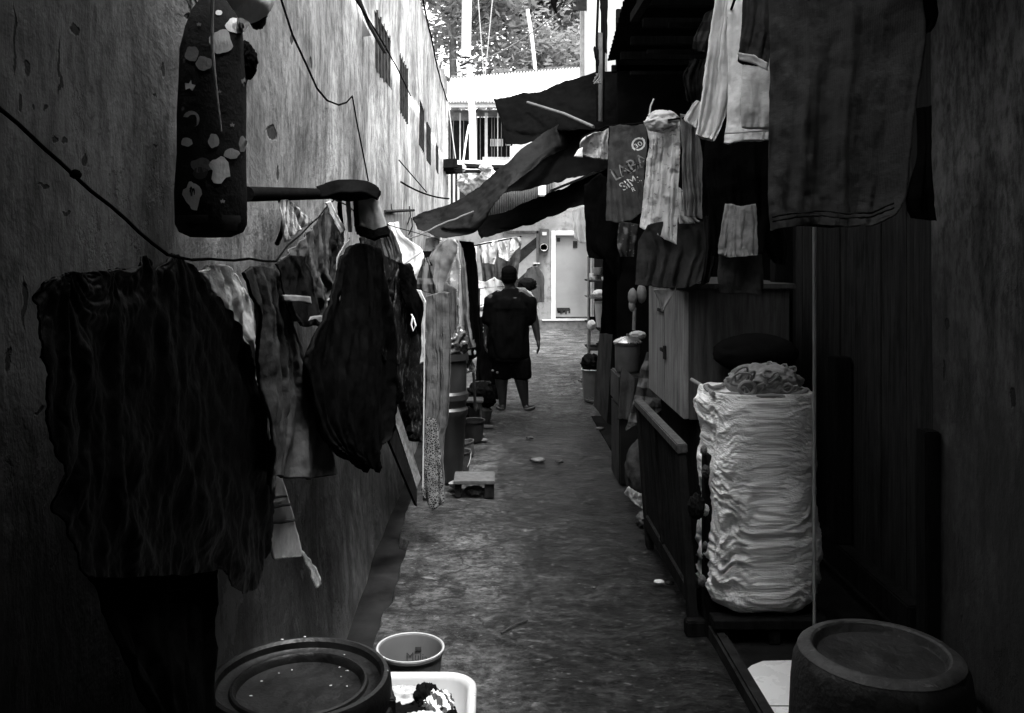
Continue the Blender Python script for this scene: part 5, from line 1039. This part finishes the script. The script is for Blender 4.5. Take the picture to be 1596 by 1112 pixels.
# ================================================================== CABINET, GATE, SACKS
cb = thing('wooden_cabinet', 'worn wooden cabinet with two doors raised on a dark stand at the right', 'cabinet', (1.35, 5.4, 0))
cw = M('cabinet_wood', .20, .35, 5, .8, 60, .4, kind='wood'); cside = M('cabinet_side', .06, .4, 4, .85, 40, .4, kind='wood')
MB().box((1.075, 4.87, .86), (1.62, 5.95, 1.57), .004).build('carcass', cside, cb, True)
MB().box((1.045, 4.87, .865), (1.073, 5.40, 1.555), .003).build('door', cw, cb, True); MB().box((1.045, 5.41, .865), (1.073, 5.94, 1.555), .003).build('door', cw, cb, True)
MB().box((1.030, 4.84, 1.572), (1.65, 5.98, 1.60), .004).build('top', cside, cb, True)
MB().box((1.028, 5.34, 1.13), (1.044, 5.37, 1.21), .002).box((1.025, 5.37, 1.17), (1.044, 5.46, 1.19), .002).build('latch', ir, cb, True)
MB().box((1.036, 5.42, 1.40), (1.0445, 5.60, 1.42)).build('scratch', ir, cb)
MB().box((1.12, 4.90, .012), (1.60, 5.90, .85), .004).build('stand', dkw, cb, True)
gt_ = thing('low_gate', 'low dark panelled wooden gate leaning along the right edge of the path', 'gate', (.95, 4.7, 0))
gw_ = M('gate_wood', .02, .5, 8, .7, 60, .5, kind='wood'); gtop = M('gate_top', .07, .5, 9, .65, 60, .5, kind='wood')
tilt = Matrix.Rotation(R(-4), 3, 'Y'); piv = (.93, 4.7, .0)
MB().box((.925, 4.17, .84), (.975, 5.42, .885), .005, tilt, piv).build('top_rail', gtop, gt_, True)
MB().box((.93, 4.26, .12), (.970, 5.32, .21), .004, tilt, piv).build('bottom_rail', gw_, gt_, True)
for y in (4.18, 5.33): MB().box((.93, y, .0 if y > 5 else -.02), (.970, y + .08, .838), .004, tilt, piv).build('stile', gw_, gt_, True)
MB().box((.93, 4.80, .212), (.970, 4.86, .838), .004, tilt, piv).build('stile', gw_, gt_, True)
for y0, y1 in ((4.262, 4.798), (4.862, 5.328)): MB().box((.944, y0, .213), (.956, y1, .837), 0, tilt, piv).build('panel', gw_, gt_)
MB().box((.90, 4.13, -.0), (1.12, 4.19, .075), .006).build('foot', dkw, gt_, True)
MB().box((.985, 4.14, .076), (1.10, 4.20, .84), .004).build('end_board', dkw, gt_, True)
# the white sack
sk = thing('white_sack', 'big bulging white woven sack standing on a dark pallet, right of the low gate', 'sack', (1.255, 4.25, .12))
def sackmesh(c, hw, hd, h, seed, nu=220, nv=200, wrk=.013, lean=0, pinch=.0):
    vs = []; fs = []; uvs = []
    for j in range(nv + 1):
        v = j / nv
        for i in range(nu):
            a = 2 * math.pi * i / nu; ca, sa = math.cos(a), math.sin(a); e = .5
            x = abs(ca) ** e * (1 if ca > 0 else -1); y = abs(sa) ** e * (1 if sa > 0 else -1)
            prof = 1 + .03 * math.sin(v * math.pi * 1.1) + .07 * nz(v * 3.5, seed) + .11 * nz(ca * 1.3, sa * 1.3, v * 4 + seed) - (.28 * max(0, (.07 - v) / .07) ** 2) - pinch * max(0, (v - .9) / .1) ** 1.5
            z = v * h
            # horizontal slump wrinkles
            q = (a * .55, z * 13, seed)
            w = 0
            dom = nz(a * .8 + seed, z * 3, 1.5)
            ql = Vector((ca * 2.2, sa * 2.2, z * 5)); tw_ = .8 * noise.noise(ql + Vector((7, 3, seed))) ; 
            for f, am in ((1, 1), (2.3, .6), (5.1, .3)): w += am * (1 - 2.6 * abs(nz(ca * 1.3 * f + seed + tw_, sa * 1.3 * f, (z * 12 + 1.3 * tw_ + .8 * dom + .5 * ca) * f)))
            w *= wrk * (.30 + 1.2 * max(0, dom + .3)) * (1.15 if ca < -.3 else max(.5, .95 - .5 * (ca + .3))) * (1 - .75 * max(0, (v - .84) / .16))
            r = prof + w / hw - .05 * max(0, (v - .88) / .12) ** 2 + .03 * math.sin(v * 3.1) + (.05 * nz(v * 5, 2.2) if ca < 0 else .0)
            P = Vector((x * hw * r + lean * v, y * hd * r, z + .006 * nz(a * 3, z * 30, 2))); vs.append(Vector(c) + P); uvs.append((a * hw, z))
    for j in range(nv):
        for i in range(nu): a_ = j * nu + i; b_ = j * nu + (i + 1) % nu; fs.append((a_, b_, b_ + nu, a_ + nu))
    fs.append(tuple(range(nu))[::-1]); n = len(vs)
    for k, (s_, dz) in enumerate([(.93, -.0), (.86, -.03), (.5, -.05), (.0, -.05)]):
        for i in range(nu):
            t = vs[nv * nu + i]; vs.append(Vector((c[0] + lean + (t.x - c[0] - lean) * s_, c[1] + (t.y - c[1]) * s_, c[2] + h + dz))); uvs.append((0, 0))
        s0 = nv * nu + k * nu
        for i in range(nu): fs.append((s0 + i, s0 + (i + 1) % nu, s0 + nu + (i + 1) % nu, s0 + nu + i))
    return vs, fs, uvs
sm = fab('woven_sack', .88, var=.10, kind='weave', k=60, scale=5)
vs, fs, uvs = sackmesh((1.255, 4.25, .13), .236, .20, 1.0, 3.3, wrk=.016)
mesh_obj('sack_body', vs, fs, sm, sk, True, uvs)
MB().tube([Vector((1.255 + (.235 + .012 * nz(a * 2, 3)) * math.cos(a) , 4.25 + (.19 + .012 * nz(a * 3, 5)) * math.sin(a), 1.125 + .02 * nz(a * 1.5, 8))) for a in [2 * math.pi * i / 80 for i in range(81)]], [.011 + .006 * nz(i * .5, 2) for i in range(81)], 8).build('rolled_rim', fab('rim_grey', .25), sk, True)
rn = M('rope_twine', .24, .3, 20, .9, 80, .6)
tf = thing('rope_pile', 'tangled pale rope and netting heaped on top of the white sack', 'rope', (1.28, 4.22, 1.12))
crumple('netting', (1.29, 4.25, 1.165), (.155, .12, .075), rn, tf, seed=101, amp=.5, sub=5, freq=1.5)
mb = MB(); random.seed(21)
for i in range(26):
    c = Vector((1.27 + random.uniform(-.13, .13), 4.14 + random.uniform(-.04, .12), 1.15 + random.uniform(-.02, .07))); r = random.uniform(.02, .05); n = Vector((random.gauss(0, .4), -1, random.gauss(0, .6))).normalized(); u = n.orthogonal().normalized(); w = n.cross(u)
    mb.tube([c + (u * math.cos(t) + w * math.sin(t) * .5) * r * (1 + .3 * math.sin(t * 2 + i)) for t in [6.6 * k / 16 for k in range(17)]], .0055, 6)
mb.build('coiled_rope', rn, tf, True)
MB().tube([Vector((1.165 + .035 * math.cos(t), 4.08, 1.155 + .03 * math.sin(t))) for t in [6.3 * k / 16 for k in range(17)]], .010, 8).build('rope_loop', rn, tf, True)
crumple('round_bundle', (1.40, 4.75, 1.235), (.22, .14, .105), M('black_bundle', .01, .4, 4, .8), None, 'round black bundle stuffed behind the white sack top', 'bundle', seed=104, amp=.12, sub=4)
MB_ = MB(); MB_.tube([at(1078, 592, 4.6), at(1098, 604, 4.4), at(1112, 614, 4.1)], .010, 8); bld(MB_, 'umbrella_handle', M('handle_grey', .2, .2, 9, .4), 'slim handle lying on the left corner of white sack', 'handle', smooth=True)
pl = thing('pallet', 'low black wooden pallet beneath the white sack', 'pallet', (1.25, 4.25, .012))
for i in range(4): MB().box((1.0, 4.02 + i * .13, .085), (1.52, 4.12 + i * .13, .125), .003).build('slat', dkw, pl, True)
for x in (1.02, 1.25, 1.46): MB().box((x, 4.03, .013), (x + .05, 4.5, .084), .003).build('runner', dkw, pl, True)
# frayed things between gate and sack
for i, (x, y, s, mm) in enumerate([(1097, 702, .012, f_grey), (1100, 735, .015, f_mid), (1099, 795, .014, f_pale), (1094, 905, .014, f_grey), (1099, 850, .009, f_grey), (1085, 790, .03, f_dark)]):
    crumple('frayed_cloth', at(x, y, 4.10), (s, s, s * 1.5), mm, None, ['highest frayed white tuft on left seam of sack', 'dull frayed tuft beneath the highest one', 'white frayed tuft halfway down the sack seam', 'grey tuft near the bottom of the sack seam', 'tiny white thread knot low on sack seam', 'dark rag between gate end and sack'][i], 'tuft', 'frayed tufts along the sack seam', seed=110 + i, sub=4, amp=1.0)
# striped woven sack, dark sack, pot, box
ws_ = M('woven_stripe', .17, .35, 14, .85, 60, .6); vs = []
o = cloth('woven_sack', [[(1008, 550), (1014, 550), (1030, 560)], [(995, 590), (1010, 590), (1030, 590)], [(988, 625), (1005, 625), (1030, 625)], [(980, 655), (996, 655), (1030, 640)], [(976, 672), (985, 668), (1000, 655)]], (6.3, 6.15), fab('woven_grey', .12, kind='bands', k=2.6, c2=.05), 'bulging grey woven sack slumped beside the cabinet', 'sack', folds=2, amp=.02, nu=50, nv=60, tube=.16, wr=.02, seed=22)
crumple('dark_sack', at(1006, 735, 6.05), (.13, .18, .22), M('dark_sacking', .045, .4, 8, .85, 60, .6), None, 'round dark sack on the ground behind the low gate', 'sack', seed=120, amp=.2)
cloth('white_rag', [[(980, 757), (990, 765), (1015, 775)], [(973, 771), (990, 778), (1018, 785)], [(990, 780), (1000, 795), (1018, 796)]], 5.85, f_pale, 'dirty white rag trailing out from under the dark sack', 'rag', folds=3, amp=.02, nu=30, nv=20, wr=.02)
crumple('dark_litter_bag', at(1006, 812, 5.8), (.05, .05, .05), M('litter_dark', .08, .6, 20, .5), None, 'small dark plastic bag with pale specks at gate foot', 'bag', seed=121, amp=.9, sub=4)
mb_ = MB(); A = at(963, 570, 6.9)
bxx = thing('metal_bin', 'tall dark metal box standing on the path edge carrying the steel pot', 'bin', (1.10, 7.0, 0))
MB().box((.965, 6.75, .01), (1.27, 7.2, .60), .01).build('body', M('bin_dark', .006, .4, 5, .5, 40, .3, .5), bxx, True)
MB().box((.96, 6.74, .605), (1.28, 7.21, .83), .01).build('upper_tray', M('bin_mid', .014, .4, 5, .5, 40, .3, .5), bxx, True)
cloth('bin_cloth', [[(968, 570), (990, 590)], [(966, 610), (988, 615)], [(963, 655), (985, 655)]], 6.72, fab('bin_rag', .075), 'dull cloth with diagonal top draped over the metal bin', 'cloth', nu=20, nv=20, folds=1, amp=.01)
pt = thing('steel_pot', 'lidded steel pot with shiny rim on top of the metal bin', 'pot', (1.03, 6.95, .835)); pcn = Vector((1.06, 6.95, .84))
stl = M('pot_steel', .45, .3, 6, .32, 30, .15, .5, .85)
MB().lathe([(0, 0), (.088, 0), (.098, .015), (.10, .20), (.108, .205), (.108, .215), (.09, .212), (0, .20)], pcn, 48).build('body', M('pot_dull', .14, .3, 6, .5, 30, .2, .5, .4), pt, True)
MB().lathe([(.112, .216), (.112, .226), (.095, .24), (.05, .262), (.012, .268), (.012, .285), (0, .287)], pcn, 48).build('lid', stl, pt, True)
crumple('pot_cloth', pcn + Vector((.10, .15, .26)), (.06, .05, .03), f_pale, None, 'pale rag behind the steel pot lid', 'rag', seed=131, sub=4, amp=.6)
lp = thing('plywood_sheet', 'tall dull panel leaning at the right edge of the path beyond the pot', 'panel', (1.13, 8.6, 0))
MB().prism([at(935, 512, 9.8), at(955, 518, 8.9), at(946, 660, 9.1), at(925, 632, 10.2)], (.05, .02, 0)).build('board', M('panel_grey', .05, .4, 4, .7, 30, .3), lp)
MB().prism([at(955, 516, 8.9), at(966, 520, 8.9), at(962, 664, 8.9), at(946, 662, 9.1)], (.05, .05, 0)).build('edge_board', dkw, lp)
# shelf rack with crockery at far right
sr_ = thing('shelf_rack', 'narrow rack of kitchen clutter standing at the far right of the path', 'rack', at(930, 600, 11.2))
for x, z in ((917, 11.2), (943, 11.2), (919, 11.7), (942, 11.7)): MB().tube([Vector((at(x, 400, z).x, z, .02)), at(x, 400, z)], .012, 6).build('post', M('rack_grey', .2), sr_, True)
for y in (438, 464, 505, 545): m_ = MB(); rect(m_, 919, y, 944, y + 2, 11.15, .6); m_.build('shelf', f_grey if y == 464 else ir, sr_)
random.seed(31)
cup_m = [white, f_mid, ir, M('dish_grey', .3, .2), f_dark]
for i in range(22):
    row = [438, 464, 505, 545, 420][i % 5]; x = random.uniform(919, 941); r = random.uniform(.025, .06); q = at(x, row, 11.3 + random.uniform(0, .3)); q.z += .004
    if row == 420: q = at(x, 436, 11.4); q.z += .06
    w = [['white', 'grey', 'black', 'pale', 'charcoal'][i % 5 if i % 5 else 0], ['first', 'second', 'third', 'fourth', 'fifth'][i // 5]]
    bld(MB().lathe([(0, 0), (r * .7, 0), (r, r * .6), (r * 1.02, r * 1.6), (r * .9, r * 1.6), (r * .8, r * .5), (0, .01)], q, 16), ['jar', 'cup', 'bowl'][i % 3], cup_m[(i * 7) % 5], 'small kitchen vessel on the rack shelf at the far right', 'vessel', 'kitchen vessels on the rack', smooth=True)
crumple('white_bundle', at(934, 458, 11.05), (.075, .06, .045), f_white, None, 'bright white cloth bundle on the second shelf of rack', 'bundle', seed=141, sub=4, amp=.4)
crumple('white_box', at(922, 507, 11.0), (.05, .05, .06), f_white, None, 'white crumpled pack on the lower shelf of the rack', 'pack', seed=142, sub=4, amp=.3)
bld(MB().lathe([(0, 0), (.05, 0), (.06, .12), (.075, .30), (.085, .31), (.07, .29), (0, .25)], at(936, 510, 11.0), 24), 'plastic_jug', M('jug_grey', .4, .15, 6, .4), 'tapering pale grey jug between two rack shelves', 'jug', smooth=True)
bld(MB().lathe([(0, .01), (.085, .01), (.105, .36), (.112, .365), (.112, .375), (.095, .37), (0, .30)], (1.17, 10.5, 0), 32), 'grey_bucket', M('bucket_mid', .13, .2, 6, .45), 'grey bucket with pale rim before the leaning panel', 'bucket', smooth=True)
crumple('leafy_clump', (1.17, 10.5, .44), (.09, .09, .09), f_dark, None, 'dark crumpled clump filling the grey bucket', 'clump', seed=144, sub=4, amp=1.0)
rim = MB().tube([Vector((1.17 + .112 * math.cos(a), 10.5 + .112 * math.sin(a), .37)) for a in [6.2832 * k / 24 for k in range(25)]], .006, 6)
bld(rim, 'wire_ring', white, 'pale ring around the rim of the grey bucket', 'ring', smooth=True)

# ================================================================== UPTURNED TUB (right foreground)
ut = thing('upturned_tub', 'large worn black tub standing upside down in the right foreground', 'tub', (1.11, 2.56, 0))
uc = Vector((1.108, 2.56, 0)); um = M('worn_black_rubber', .018, .75, 6, .6, 50, .8, .3, kind='wear', c2=.07)
MB().lathe([(.255, .012), (.268, .02), (.268, .05), (.258, .06), (.25, .35), (.243, .55), (.236, .61), (.222, .64), (.205, .652), (.185, .654), (.178, .648), (.174, .636), (.168, .630), (.12, .628), (.06, .627), (.03, .628), (.022, .632), (.0, .632)], uc, 128, jit=.012).build('shell', um, ut, True)
um2 = M('worn_tub_edge', .05, .6, 12, .6, 50, .6, kind='wear', c2=.16)
MB().lathe([(.2225, .6425), (.206, .655), (.186, .6570), (.18, .652)], uc, 128, jit=.012).build('worn_edge', um2, ut, True)
for s in (-1,): MB().box((uc.x - .005, uc.y - .262, .42), (uc.x + .02, uc.y - .242, .56), .003).build('handle_lug', M('lug_grey', .12, .4, 9), ut, True)
# ================================================================== PERSON (seen from behind)
ZP = 9.9; pc_ = at(800, 642, ZP); PX = pc_.x; K = ZP / F
def pj_(x, y, d=0): return Vector(((x - HX) * K, ZP + d, CH - (y - HY) * K))
def capsules(name, segs, vox, mat, parent, extra=(), smooth=3, disp=0, seed=0):
    """tapered limbs merged into one continuous skin"""
    bm = bmesh.new(); base = parent_base(parent) if parent else Vector((0, 0, 0))
    def ell(c, s, rot=None):
        r = bmesh.ops.create_icosphere(bm, subdivisions=2, radius=1)
        for v in r['verts']:
            p = Vector((v.co.x * s[0], v.co.y * s[1], v.co.z * s[2])); 
            if rot is not None: p = rot @ p
            v.co = p + Vector(c) - base
    for (a, b, ra, rb) in segs:
        a, b = Vector(a), Vector(b); n = max(2, int((b - a).length / (min(ra if isinstance(ra, (int, float)) else min(ra), rb if isinstance(rb, (int, float)) else min(rb)) * .35)))
        for i in range(n + 1):
            t = i / n; ra_ = ra if isinstance(ra, tuple) else (ra, ra, ra); rb_ = rb if isinstance(rb, tuple) else (rb, rb, rb)
            ell(a.lerp(b, t), [ra_[k] + (rb_[k] - ra_[k]) * t for k in range(3)])
    for c, s in extra: ell(c, s)
    me = bpy.data.meshes.new(name); bm.to_mesh(me); bm.free(); me.materials.append(mat)
    o = bpy.data.objects.new(name, me); S.collection.objects.link(o)
    m = o.modifiers.new('r', 'REMESH'); m.mode = 'VOXEL'; m.voxel_size = vox; m.use_smooth_shade = True
    m = o.modifiers.new('s', 'SMOOTH'); m.iterations = smooth; m.factor = .5
    dg = bpy.context.evaluated_depsgraph_get(); me2 = bpy.data.meshes.new_from_object(o.evaluated_get(dg)); o.modifiers.clear(); o.data = me2
    if disp:
        for v in me2.vertices:
            q = v.co + base; d = disp * (nz(q.x * 9 + seed, q.y * 9, q.z * 5) + .6 * nz(q.x * 22, q.y * 22, q.z * 9 + seed)); v.co += v.normal * d
    me2.polygons.foreach_set('use_smooth', [True] * len(me2.polygons))
    if parent: o.parent = parent
    return o
skin = M('dark_skin', .03, .15, 9, .6, 40, .15, .3)
pe = thing('person', 'person seen from behind in black t-shirt and dark shorts, walking away on the path', 'person', (PX, ZP, 0))
neck = pj_(796, 447, .0); 
fing = []
def hand(w, dirv, side):
    n = dirv.normalized(); acr = Vector((0, 1, 0)); out = Vector((side, 0, 0))
    seg = [(w, w + n * .07, (.022, .036, .03), (.020, .040, .03))]
    for k, (off, L_) in enumerate(((-.030, .065), (-.010, .078), (.011, .072), (.030, .056))):
        a = w + n * .085 + acr * off; b = a + n * L_ * .5 + out * -.006; c = b + n * L_ * .45 + out * (-.022)
        seg += [(a, b, .0105, .0095), (b, c, .0095, .008)]
    a = w + n * .03 + acr * -.034; b = a + n * .035 + acr * -.022; seg += [(a, b, .012, .011), (b, b + n * .032, .011, .009)]
    return seg
rw_ = pj_(838, 528, -.04); lw2 = pj_(757, 528, .02)
segs = [
    (pj_(792, 520), pj_(794, 468), (.175, .14, .08), (.185, .13, .07)),            # torso
    (pj_(793, 560), pj_(792, 520), (.175, .13, .09), (.155, .12, .08)),
    (pj_(794, 462), pj_(795, 446), (.10, .08, .05), (.055, .055, .05)), (pj_(795, 450), pj_(794, 436, .01), .055, .052),
    (pj_(776, 462), pj_(766, 466), .065, .06), (pj_(812, 460), pj_(823, 466), .065, .06),
    (pj_(823, 467), pj_(833, 500, -.01), .062, .05), (pj_(833, 500, -.01), rw_, .05, .032),
    (pj_(766, 467), pj_(759, 500, .02), .055, .042), (pj_(759, 500, .02), lw2, .042, .027),
    (pj_(782, 562), pj_(782, 600, .03), .11, .070), (pj_(782, 600, .03), pj_(784, 634, .02), .068, .038),
    (pj_(808, 562), pj_(814, 600, -.02), .11, .070), (pj_(814, 600, -.02), pj_(819, 632, .0), .070, .038),
    (pj_(784, 634, .03), Vector((pj_(782, 0).x, ZP + .02, .04)), .034, .03), (pj_(819, 632), Vector((pj_(820, 0).x, ZP, .04)), .034, .03),
    (Vector((pj_(783, 0).x, ZP + .0, .035)), Vector((pj_(780, 0).x, ZP + .16, .025)), (.034, .03, .026), (.042, .03, .018)),
    (Vector((pj_(820, 0).x, ZP - .02, .035)), Vector((pj_(830, 0).x, ZP + .12, .025)), (.034, .03, .026), (.042, .03, .018)),
] + hand(rw_, Vector((.12, .02, -1)), 1) + hand(lw2, Vector((-.05, .05, -1)), -1)
hc = pj_(793, 432, .015)
extra = [(hc, (.086, .104, .118)), (hc + Vector((.012, .062, -.05)), (.055, .05, .055)), (hc + Vector((-.092, .01, -.012)), (.012, .02, .03)), (hc + Vector((.092, .01, -.012)), (.012, .02, .03)), (hc + Vector((0, .108, -.015)), (.014, .018, .022)),
         (hc + Vector((0, .096, -.055)), (.026, .012, .010)), (hc + Vector((-.03, .088, .012)), (.015, .012, .009)), (hc + Vector((.03, .088, .012)), (.015, .012, .009))]
for sx, c0 in ((-1, (pj_(780, 0).x, ZP + .17)), (1, (pj_(830, 0).x, ZP + .13))):
    for k in range(5): extra.append((Vector((c0[0] + (k - 2) * .016 , c0[1] + .028 - abs(k - 1.5 * sx) * .004, .02)), (.009, .02, .009)))
capsules('body', segs, .0065, skin, pe, extra, 3)
capsules('hair', [(hc + Vector((0, -.02, .045)), hc + Vector((0, -.03, -.02)), (.089, .095, .08), (.087, .082, .065))], .008, f_black, pe, [(hc + Vector((0, .01, .05)), (.091, .106, .083))], 2, .006, 3)
shirt_m = fab('black_tee', .005, var=.5)
capsules('tshirt', [
    (pj_(794, 556), pj_(793, 525), (.235, .18, .05), (.235, .18, .08)), (pj_(793, 525), pj_(794, 480), (.235, .18, .08), (.235, .16, .075)),
    (pj_(794, 480), pj_(794, 468), (.23, .165, .06), (.19, .15, .06)), (pj_(794, 472), pj_(795, 453), (.19, .15, .06), (.095, .085, .03)),
    (pj_(777, 466), pj_(765, 474), .090, .088), (pj_(811, 465), pj_(824, 474), .090, .088),
    (pj_(765, 472), pj_(761, 500, .01), .088, .074), (pj_(824, 472), pj_(829, 498, -.01), .088, .072)], .010, shirt_m, pe, (), 4, .014, 2)
capsules('shorts', [(pj_(792, 545), pj_(792, 560), (.21, .165, .05), (.22, .17, .06)), (pj_(784, 560), pj_(783, 588, .02), (.125, .13, .06), (.118, .115, .03)), (pj_(810, 560), pj_(813, 588, -.01), (.125, .13, .06), (.115, .115, .03))], .010, fab('dark_shorts', .006), pe, (), 3, .010, 5)
for x, dy, rot in ((780.5, .08, 0), (826, .05, -.35)):
    mb = MB(); q = Vector((pj_(x, 0).x, ZP + dy, .012)); rr = Matrix.Rotation(rot, 3, 'Z')
    mb.prism([q + rr @ Vector((.05 * math.cos(a), .135 * math.sin(a), 0)) for a in [6.2832 * i / 20 for i in range(20)]], (0, 0, .018)); mb.build('sandal', sl, pe)
print('objects', len(S.objects))
